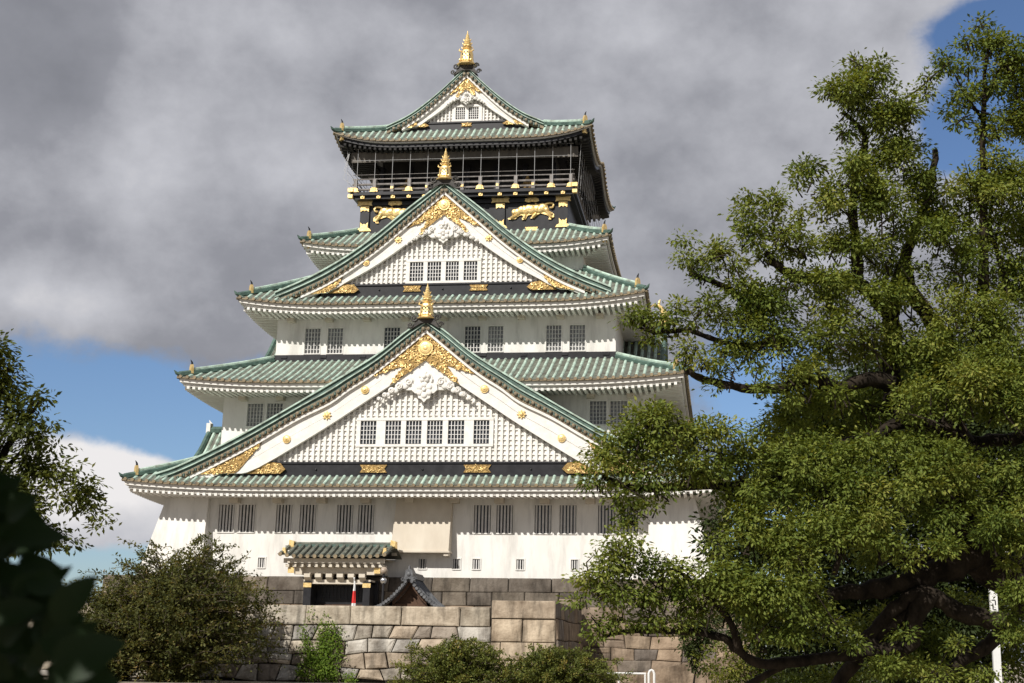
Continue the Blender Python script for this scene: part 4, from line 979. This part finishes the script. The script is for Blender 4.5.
# the great camphor
D = 28.0
bp = at(1085, 700, D); cam_t = thing('camphor_tree', 'huge old camphor tree with dark twisting limbs filling the right side', 'tree', (bp.x, bp.y, 0))
def Lm(seed, pts, w0, w1, dz=0, name='limb', dz2=None):
    n = len(pts); dz2 = dz if dz2 is None else dz2
    return limb(name, [at(x, y, D+dz+(dz2-dz)*k/(n-1)) for k, (x, y) in enumerate(pts)], w0*D/1350, w1*D/1350, cam_t, seed)
g0 = at(1090, 690, D); g0.z = -.2
limb('trunk', [g0, at(1075, 640, D), at(1040, 600, D), at(1000, 572, D), at(968, 545, D), at(950, 500, D), at(962, 446, D+.3)], .62, .36, cam_t, 3, .05, 12)
Lm(1, [(962, 446), (945, 405), (938, 366), (944, 340), (926, 314), (909, 285), (905, 262)], 14, 6, .4, dz2=1)
Lm(2, [(962, 446), (930, 425), (900, 405), (891, 385), (893, 340), (891, 309), (900, 275), (912, 240), (930, 190), (935, 150)], 15, 3, .3, dz2=1)
Lm(3, [(892, 318), (872, 295), (854, 281), (829, 279), (805, 278), (789, 273), (776, 264), (766, 254)], 8, 3.5, .4, dz2=-.6)
Lm(4, [(858, 283), (856, 245), (852, 209), (858, 170), (866, 140), (855, 122), (842, 112)], 6, 2, .3)
Lm(5, [(890, 384), (870, 379), (839, 387), (808, 379), (782, 388), (741, 387), (705, 380), (686, 371)], 9, 3, 0, dz2=-1.5)
Lm(6, [(790, 340), (760, 345), (737, 345), (715, 340), (690, 331), (655, 333)], 4, 2, -.5, dz2=-1.2)
Lm(7, [(770, 300), (745, 300), (732, 291), (712, 281), (690, 274)], 4, 2.5, -.3, dz2=-1)
Lm(8, [(962, 445), (932, 426), (901, 423), (875, 436), (849, 441), (815, 450)], 11, 3, .2, dz2=-.6)
Lm(9, [(1060, 430), (1020, 438), (989, 441), (962, 440)], 8, 6, 1)
Lm(10, [(968, 547), (922, 560), (870, 540), (836, 510), (803, 480), (736, 486), (690, 485), (640, 489), (605, 478)], 10, 2.5, .5, dz2=-2)
Lm(11, [(975, 552), (945, 570), (905, 582), (870, 590), (830, 594)], 16, 7, -.3, dz2=-.8)
Lm(12, [(1015, 622), (990, 620), (953, 608), (927, 592), (901, 604), (880, 624), (866, 640)], 10, 6, -.8)
Lm(13, [(927, 594), (914, 622), (911, 640), (894, 651), (866, 642)], 11, 6, -.9)
Lm(14, [(900, 648), (849, 655), (798, 661), (760, 663), (738, 650), (724, 638), (700, 633), (668, 631), (640, 631), (612, 634), (600, 640)], 7, 1.5, -1, dz2=-2.5)
Lm(15, [(740, 650), (730, 622), (715, 604), (700, 588), (684, 575), (668, 568)], 4, 1.6, -1.8, dz2=-2.3)
Lm(16, [(923, 600), (902, 618), (878, 632), (855, 662), (835, 690)], 9, 6, -.7)
Lm(17, [(1010, 618), (985, 648), (955, 664), (930, 690)], 8, 5, -.5)
Lm(18, [(834, 575), (842, 553), (858, 535), (866, 520)], 3, 1, -1.8)
Lm(19, [(983, 300), (984, 220), (983, 150), (984, 85), (990, 35)], 6, 1.2, .5)
Lm(20, [(984, 100), (1000, 70), (1015, 55)], 2.2, .8, .5); Lm(21, [(983, 120), (965, 95), (955, 75)], 2, .8, .5)
Lm(22, [(1010, 300), (1000, 260), (990, 230), (992, 200)], 4, 1.5, .6)
Lm(23, [(905, 98), (920, 88), (935, 74), (950, 62)], 1.2, .6, .2)
Lm(25, [(866, 408), (890, 410), (930, 425)], 4, 7, .2); Lm(26, [(655, 333), (640, 328), (628, 322)], 2, 1, -1.2); Lm(27, [(800, 660), (780, 668), (740, 690)], 4, 3, -1)
CL = [(868,82,24,0),(850,98,26,0),(885,105,26,0),(832,92,15,0),(870,128,26,.2),(905,150,26,.2),(880,160,28,0),(920,185,27,.3),(850,175,26,-.2),(833,205,26,-.3),(880,210,34,0),(925,230,34,.3),(880,660,19,-1.4),(930,668,19,-1.3),(848,642,13,-1.6),(958,645,12,-1.4),(990,672,13,-1.3),(905,640,10,-1.5),(1060,300,50,.5),(1075,380,55,0),(1100,230,50,1),(1080,470,50,-.5),(1130,330,60,1),(1150,430,60,.5),(1075,160,36,.6),(1110,520,50,0),(1190,380,60,1.5),(1180,500,55,1),(1060,560,26,-1),(1140,270,50,1.5),(800,393,13,-1),(838,396,15,-1),(762,392,11,-1.3),(722,386,10,-1.4),(880,546,22,-1.9),(935,545,22,-1.8),(905,555,14,-1.9),(858,245,24,.2),(885,262,26,.3),(835,248,20,0),(800,214,11,0),(870,185,24,.2),(815,165,16,0),(806,185,14,-.2),(856,62,9,0),(898,118,15,0),(842,132,14,0),
 (990,42,20,.5),(1008,58,22,.5),(965,68,15,.5),(945,62,10,.4),(1003,84,22,.5),(974,98,18,.5),(1012,110,22,.6),(960,116,14,.5),(990,130,20,.5),(1022,88,22,.6),(930,76,6,.3),(926,92,5,.3),(978,25,8,.5),(965,45,9,.5),(1035,60,24,.5),(1040,120,30,.6),
 (990,168,26,.7),(1018,180,30,.8),(962,185,26,.6),(948,212,30,.5),(1000,222,38,.8),(958,258,38,.5),(1015,275,38,.8),(1040,230,40,1),(985,195,24,.3),
 (757,212,22,-.6),(774,200,11,-.6),(744,235,17,-.6),(780,232,23,-.5),(800,250,20,-.4),(760,254,17,-.7),(716,250,17,-.9),(694,258,15,-1),(726,266,17,-.9),(704,275,10,-1),(742,290,19,-.8),(700,305,17,-1),(725,320,19,-.9),(752,310,23,-.8),(780,300,27,-.6),(690,322,12,-1.1),(748,198,9,-.6),(684,243,8,-1),(676,308,9,-1),
 (810,290,31,-.3),(850,300,36,-.2),(900,290,34,.2),(828,330,36,-.5),(780,340,32,-.7),(745,348,24,-.9),(718,350,11,-1),(870,340,40,0),(810,370,26,-.5),(760,330,24,-.9),
 (692,350,13,-1.4),(702,362,13,-1.4),(726,374,11,-1.3),(760,374,15,-1.2),(790,374,16,-1),(684,362,9,-1.5),(664,318,15,-1.3),(645,318,14,-1.3),(631,320,9,-1.3),(650,334,10,-1.3),(672,330,10,-1.2),
 (960,310,40,0),(1000,330,40,0),(930,350,34,-.2),(980,365,40,-.4),(1022,360,38,-.4),(908,365,28,.4),(940,400,30,-.8),(1000,400,36,-1),(975,385,30,-1.2),(1020,410,34,-1.2),(920,405,26,-1),
 (860,395,40,2.2),(820,415,38,2),(780,440,30,1.5),(900,425,40,2.5),(840,440,36,1.5),(800,420,26,.5),(830,400,22,-.2),(870,410,22,0),
 (641,418,24,-2),(622,436,26,-2),(601,460,20,-2),(655,438,30,-1.9),(690,442,24,-1.7),(630,468,30,-2.1),(670,470,28,-1.9),(598,480,13,-2.1),(714,438,20,-1.5),(738,450,24,-1.3),(770,456,24,-1),(705,468,24,-1.7),(616,498,17,-2.1),(640,502,16,-2),(655,412,14,-1.9),(662,494,9,-2),(632,520,10,-2.1),(690,470,20,-1.6),(740,470,24,-1.2),(680,425,12,-1.8),(725,430,12,-1.4),(755,440,14,-1.2),
 (600,560,24,-2.6),(625,550,24,-2.5),(590,584,18,-2.7),(616,588,24,-2.6),(650,572,22,-2.4),(682,572,18,-2.2),(640,600,22,-2.5),(672,598,22,-2.3),(580,600,10,-2.7),(702,588,28,-2.1),(705,612,24,-2),(738,575,24,-1.8),(717,548,12,-2),(600,622,9,-2.6),(618,616,9,-2.5),(655,618,14,-2.4),(686,622,14,-2.1),(612,626,9,-2.5),(640,624,11,-2.4),(598,632,6,-2.6),(665,625,10,-2.3),(730,600,20,-1.8),(740,540,16,-1.6),
 (762,500,32,-1.3),(800,478,36,-1.3),(850,480,42,-1.5),(820,520,42,-1.8),(872,520,38,-1.7),(770,540,36,-1.8),(748,520,22,-1.5),(900,488,36,-1.3),(932,470,36,-1.2),(960,480,32,-1),(930,512,32,-1.4),(1000,470,34,-.8),(1014,505,28,-.8),(985,510,26,-.9),(800,450,28,-.8),(840,455,28,-1),(880,455,30,-.8),(915,450,24,-.6),(728,494,13,-1.4),(960,455,24,-.6),
 (780,590,36,-2.2),(760,612,30,-2.2),(810,602,32,-2.3),(745,592,24,-2.1),(826,622,20,-2.2),(790,628,22,-2.1),(755,638,15,-2),(800,560,28,-2.1),(845,545,22,-2),
 (880,622,22,1.4),(930,642,24,1.4),(962,606,18,1.4),(905,664,24,1),(952,672,24,1),(852,684,24,.5),(805,684,22,.5),(870,556,16,1.2),(760,690,20,0),
 (1000,530,26,-1.5),(1022,552,22,-1.5),(1014,590,22,-1.6),(1018,630,20,-1.6),(1030,510,26,-1.4),(980,535,14,-1.2)]
camp = [(at(x, y, D+d), .97*r*(D+d)/1350) for x, y, r, d in CL]
rs = random.Random(8); tw = MB()                        # thin twigs reaching into the clumps
for c, r in camp:
    for _ in range(3):
        e_ = c+Vector((rs.uniform(-1, 1), rs.uniform(-1, 1), rs.uniform(-.6, 1)))*r*.9; s0 = c+Vector((rs.uniform(-.5, .9), rs.uniform(-.5, .5), rs.uniform(-1.1, -.5)))*r
        tw.tube([s0, (s0+e_)*.5+Vector((rs.uniform(-.1, .1), 0, rs.uniform(-.05, .12))), e_], [.022, .016, .005], 4, 0, False)
crown('crown', camp, 'camphor_leaf', cam_t, 21, .10, dens=2.75, sub_r=.23, per=34, extra=(tw.v, tw.f))

def tree(name, label, cat, base_px, dist, clumps, m, seed, L, trunk_top, r0, dens=1.0, per=28, sub_r=.3, group=None, tshift=0):
    b = at(base_px, 680, dist); t = thing(name, label, cat, (b.x, b.y, 0), group)
    tp = at(trunk_top[0], trunk_top[1], dist); limb('trunk', [(b.x, b.y, -.1), (b.x+.1, b.y, tp.z*.5), tp], r0, r0*.4, t, seed)
    cl = [(at(x, y, dist+d), r*(dist+d)/1350) for x, y, r, d in clumps]
    for k, (c, r) in enumerate(cl[:7]): limb('limb', [Vector((b.x, b.y, tp.z*.6)), (Vector((b.x, b.y, tp.z*.7))+c)*.5+Vector((0, 0, .2)), c], r0*.4, r0*.1, t, seed+k)
    crown('crown', cl, m, t, seed, L, dens, sub_r, per, tshift=tshift); return t
tree('camphor_tree', 'added dark leaf fill behind the great camphor, standing in for its shaded interior', 'tree', 1070, 42,
     [(850,420,60,0),(920,430,70,0),(990,440,70,0),(800,470,55,0),(880,500,70,0),(960,520,70,0),(1020,500,60,0),(830,545,55,0),(775,500,40,0),(1010,570,50,0),(745,590,34,1),(762,545,30,0),(900,380,50,0),(980,370,60,1),(1030,400,50,0),(780,550,40,0),(880,560,48,0),(940,590,48,0),(850,605,44,1),(905,630,44,1),(970,620,48,0),(800,605,40,1),(1000,540,50,0),(760,620,34,1),(940,650,40,1),(716,520,13,0),(722,546,15,0),(713,500,10,0),(780,650,36,1),(830,655,38,1),(885,675,38,1),(735,560,16,0)], 'dark_leaf', 41, .20, (990, 520), .3, dens=1.15, per=26, sub_r=.5)  # dark leaves added to fill the great camphor's shaded interior
tree('young_tree', 'bright yellow green young tree growing low behind the camphor limbs', 'tree', 900, 47,
     [(850,620,34,0),(890,640,36,0),(930,620,34,1),(865,665,36,0),(915,670,36,0),(960,650,34,0),(880,600,24,0),(940,585,20,1),(900,610,30,0),(830,650,24,0)], 'pale_leaf', 42, .16, (890, 640), .16, dens=.75, per=26, sub_r=.42)
tree('young_tree', 'olive green young tree beside the white light pole', 'tree', 985, 44,
     [(975,620,34,0),(1010,640,36,0),(990,665,36,0),(1025,610,36,0),(960,670,28,0),(1030,670,34,0),(985,590,24,0)], 'camphor_leaf', 43, .16, (990, 640), .15, dens=.75, per=26, sub_r=.42)
tree('shrub', 'dark blue green rounded shrub against the brown stone parapet', 'shrub', 692, 52,
     [(690,636,13,0),(700,630,12,0),(697,655,11,0),(708,640,14,0),(700,668,9,0),(715,625,14,0),(690,648,10,0)], 'dark_leaf', 44, .15, (700, 655), .06, dens=1.6, per=24, sub_r=.3, tshift=.1)
tree('shrub', 'yellow green leafy shrub under the lowest camphor limb', 'shrub', 750, 46,
     [(725,655,14,0),(745,662,20,0),(770,665,22,0),(715,668,12,0),(795,670,24,0),(735,680,20,0),(765,690,26,0),(820,680,26,0),(700,655,8,0)], 'pale_leaf', 45, .14, (750, 675), .07, dens=1.3, per=24, sub_r=.3, tshift=-.05)
# left edge tree
GK = [(8,368,10,0),(3,390,14,0),(14,415,18,0),(34,402,9,0),(42,398,5,0),(5,440,26,0),(34,438,16,0),(28,465,24,0),(58,450,9,0),(52,478,16,0),(66,470,10,0),(76,490,12,0),(88,500,10,0),(95,514,8,0),(98,526,5,0),(84,482,6,0),(62,500,14,0),(8,490,30,0),(36,515,20,0),(60,530,9,0),(15,540,26,0),(78,506,8,0),(45,540,14,0),(74,545,6,0),(50,425,6,0),
      (-30,400,40,0),(-60,460,60,0),(-30,520,40,0),(-80,540,60,1),(-20,350,24,0),(-60,360,40,0),(2,352,6,0)]
tree('broadleaf_tree', 'fan leaved tree with loose drooping sprays at the left edge', 'tree', -60, 17.5, GK, 'ginkgo_leaf', 51, .085, (-50, 470), .16, dens=9.5, per=17, sub_r=.17)

def arching_bush(name, label, bx, by, rx, ry, h, n, m, seed, L, spread=1.0, group=None, per=9, shoots=.45):
    """many arching stems from the ground, each with side twigs of small leaves"""
    t = thing(name, label, 'bush', (bx, by, 0), group); rg = np.random.default_rng(seed); st = MB(); C, A, Nn, T = [], [], [], []
    for k in range(n):
        az = rg.uniform(0, 2*PI); q = rg.random()**.5
        rad = q*spread; top = h*(1-.38*q**4)*(.88+.12*sin(3*az+seed)*q+.08*sin(7*az)*q)*rg.uniform(.22, 1.0)**.5
        if k % 3 == 0: top = h*rg.uniform(.12, .5)
        ex, ey = bx+rx*rad*cos(az), by+ry*rad*sin(az)
        pts = []
        for j in range(9):
            f = j/8; w = f**1.3; z = top*(1-(1-f)**1.7)-.12*top*max(0, f-.75)*4*q
            pts.append(np.array([bx+(ex-bx)*w*.95+rg.normal(0, .05)*h*.12, by+(ey-by)*w*.95, max(z, .02)]))
        st.tube(pts, [.035*h/5*(1-.85*j/8)+.004 for j in range(9)], 5)
        tn = rg.normal(.4, .16)
        if rg.random() < shoots:                         # a bare-ended shoot arching out past the outline
            g_ = np.array([(ex-bx)/rx*.8+rg.normal(0, .3), rg.normal(0, .3), 1.0+rg.normal(0, .25)]); ln = h*rg.uniform(.10, .24); b_ = pts[-1]
            sh = [b_+g_/np.linalg.norm(g_)*ln*f+np.array([(ex-bx)/rx*ln*.35, 0, -ln*.45])*f*f for f in np.linspace(0, 1, 7)]
            st.tube(sh, [.006*h/4]*6+[.003], 4)
            for f_ in range(1, 7):
                n = 7; C.append(sh[f_]+rg.normal(0, L*.45, (n, 3))); A.append(unit(rg, n)+(sh[f_]-sh[f_-1])/ln*3); Nn.append(unit(rg, n)*.7+np.array([0, 0, .9])); T.append(tn+.08+rg.normal(0, .15, n))
        for j in range(1, 9):
            for s_ in range(2 if j < 8 else 3):
                d = unit(rg, 1)[0]*np.array([1, 1, .6])+np.array([(ex-bx)/rx*.5, 0, .3]); d /= np.linalg.norm(d); ln = h*.14*rg.uniform(.4, 1.4)
                f = rg.random(per); b = pts[j]+(pts[j]-pts[j-1])*rg.uniform(-1, 0)
                pos = b+d*(f*ln)[:, None]; pos[:, 2] -= (f*f*ln*.45)
                C.append(pos+rg.normal(0, L*.3, (per, 3))); A.append(np.tile(d, (per, 1))+unit(rg, per)*.9); Nn.append(unit(rg, per)*.7+np.array([0, 0, .9])); T.append(tn+rg.normal(0, .17, per))
    st.build('stems', 'twig_bark', t)
    C = np.concatenate(C); n_ = len(C); Ls = L*rg.uniform(.7, 1.3, n_)
    leaf_mesh('foliage', C, np.concatenate(A), np.concatenate(Nn), Ls, Ls*.5, np.concatenate(T), m, t); return t
p = at(170, 640, 68.5)
arching_bush('bush', 'large brownish green arching bush against the left of the rampart', p.x, -17.2, 4.8, 3.4, 7.9, 400, 'brown_leaf', 61, .18, per=12)
p = at(95, 640, 67); arching_bush('bush', 'small bush at the far left, between the black leaves and a larger bush', p.x, -17.5, 3.0, 2.6, 5.2, 190, 'brown_leaf', 64, .18, per=11)
p = at(455, 660, 45.5); arching_bush('bush', 'low leafy bush in front of the rampart, below the well house roof', p.x, p.y, 2.1, 1.3, 2.3, 230, 'bush_leaf', 62, .095, per=12)
p = at(552, 660, 45.5); arching_bush('bush', 'low wide bush before the taller end block of the rampart', p.x, p.y, 2.6, 1.4, 2.1, 260, 'bush_leaf', 63, .095, per=12)
# creeper climbing the rampart
cr_t = thing('creeper', 'bright green creeper climbing the face of the tan rampart', 'creeper', (-2.2, -12.3, 0)); rg = np.random.default_rng(71); C, A, Nn, T = [], [], [], []; st = MB()
for k in range(34):
    x0_ = -2.15+rg.normal(0, .7); top = min(3.7, abs(rg.normal(2.3, .8))); pts = [np.array([x0_+.25*sin(j*.9+k)+(rg.normal(0, .08)), -12.18-.10*rg.random()-.25*(1-j/9)-.06*(4-top), top*j/9]) for j in range(10)]
    st.tube(pts, [.02*(1-.8*j/9)+.003 for j in range(10)], 5)
    for j in range(1, 10):
        n = 12; C.append(pts[j]+rg.normal(0, .13, (n, 3))*np.array([1, .7, 1])); A.append(unit(rg, n)+np.array([0, -.4, .2])); Nn.append(unit(rg, n)*.6+np.array([0, -.7, .6])); T.append(rg.normal(.45, .22, n))
st.build('stems', 'twig_bark', cr_t); C = np.concatenate(C); leaf_mesh('foliage', C, np.concatenate(A), np.concatenate(Nn), .16*rg.uniform(.6, 1.3, len(C)), .08, np.concatenate(T), 'vine_leaf', cr_t)

# broad leaved shrub beside the camera, with unseen leaves added toward the sun to shade it
bl_base = CAM+RT*(-1.0)+_f*.55; bl_base.z = 0
bs = thing('broadleaf_shrub', 'very dark blurred shrub with broad leaves close at the lower left corner', 'shrub', tuple(bl_base))
def broadleaf(mb, b, ax, nn, L, Wd):
    ax = Vector(ax).normalized(); s = ax.cross(Vector(nn)).normalized(); n_ = s.cross(ax); vs = []; K = 7
    for k in range(K+1):
        f = k/K; w = Wd*.5*(sin(PI*min(1, f**.8*1.0))**.75 if 0 < f < 1 else .02); c = Vector(b)+ax*L*f-n_*L*.22*f*f
        vs += [c-s*w+n_*w*.25, c, c+s*w+n_*w*.25]
    mb.add(vs, [(k*3+j, k*3+j+1, (k+1)*3+j+1, (k+1)*3+j) for k in range(K) for j in range(2)])
fb_ = MB(); rr = random.Random(91)
def lf(px, py, d, dx, dy, L, Wd, tilt=.2):               # a leaf laid along a direction across the view
    ax = RT*dx-UP*dy-FW*.15; nn = -FW+UP*.5+RT*tilt; broadleaf(fb_, at(px, py, d), ax, nn, L, Wd)
for a in ((-8, 533, 1.45, 1, -.02, .080, .034), (52, 622, 1.3, .75, -.85, .060, .034), (52, 668, 1.25, 1, -.42, .070, .046), (50, 655, 1.3, 1, -.1, .06, .04), (66, 672, 1.32, 1, .1, .05, .036), (40, 690, 1.3, 1, -.1, .07, .045), (40, 640, 1.35, 1, .05, .062, .036), (62, 690, 1.28, 1, -.2, .055, .04), (-4, 505, 1.5, 1, -.15, .046, .026), (18, 560, 1.5, 1, .25, .044, .026), (25, 600, 1.4, 1, -.25, .052, .030)):
    lf(*a)
for k in range(330):                                     # filling behind the front leaves
    py = rr.uniform(488, 720); lim = np.interp(py, [488, 515, 550, 580, 610, 640, 720], [12, 40, 44, 62, 60, 84, 96]); px = rr.uniform(-70, lim)
    lf(px-22, py, rr.uniform(1.38, 1.8), rr.uniform(.3, 1), rr.uniform(-.9, .7), rr.uniform(.034, .056), rr.uniform(.020, .032), rr.uniform(-.5, .6))
c0 = at(20, 610, 1.4)
for k in range(1500):                                    # leaf mass added out of the frame, toward the sun, as shade
    q = Vector((rr.gauss(0, 1), rr.gauss(0, 1), rr.gauss(0, 1))); q = q.normalized()*rr.random()**.4
    p = c0+SUNV*.78+RT*(-.12)+Vector((q.x*.55, q.y*.55, q.z*.55))
    v = p-CAM; fz = v.dot(FW)
    if fz > -.2 and (v.dot(RT) > -.46*max(fz, 0)-.14): continue
    broadleaf(fb_, p, (rr.gauss(0, 1), rr.gauss(0, 1), rr.gauss(0, .6)), (rr.gauss(0, .5), rr.gauss(0, .5)-.3, 1), rr.uniform(.06, .10), rr.uniform(.035, .05))
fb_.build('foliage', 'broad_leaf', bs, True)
st = MB()
for k in range(9):
    e_ = c0+SUNV*rr.uniform(.1, .8)+RT*rr.uniform(-.5, -.15)+UP*rr.uniform(-.2, .3); b = bl_base+Vector((rr.uniform(-.15, .15), rr.uniform(-.15, .15), 0))
    st.tube([b, (b+e_)*.5+RT*rr.uniform(-.15, 0), e_], [.018, .012, .005], 6)
st.build('stems', 'twig_bark', bs)
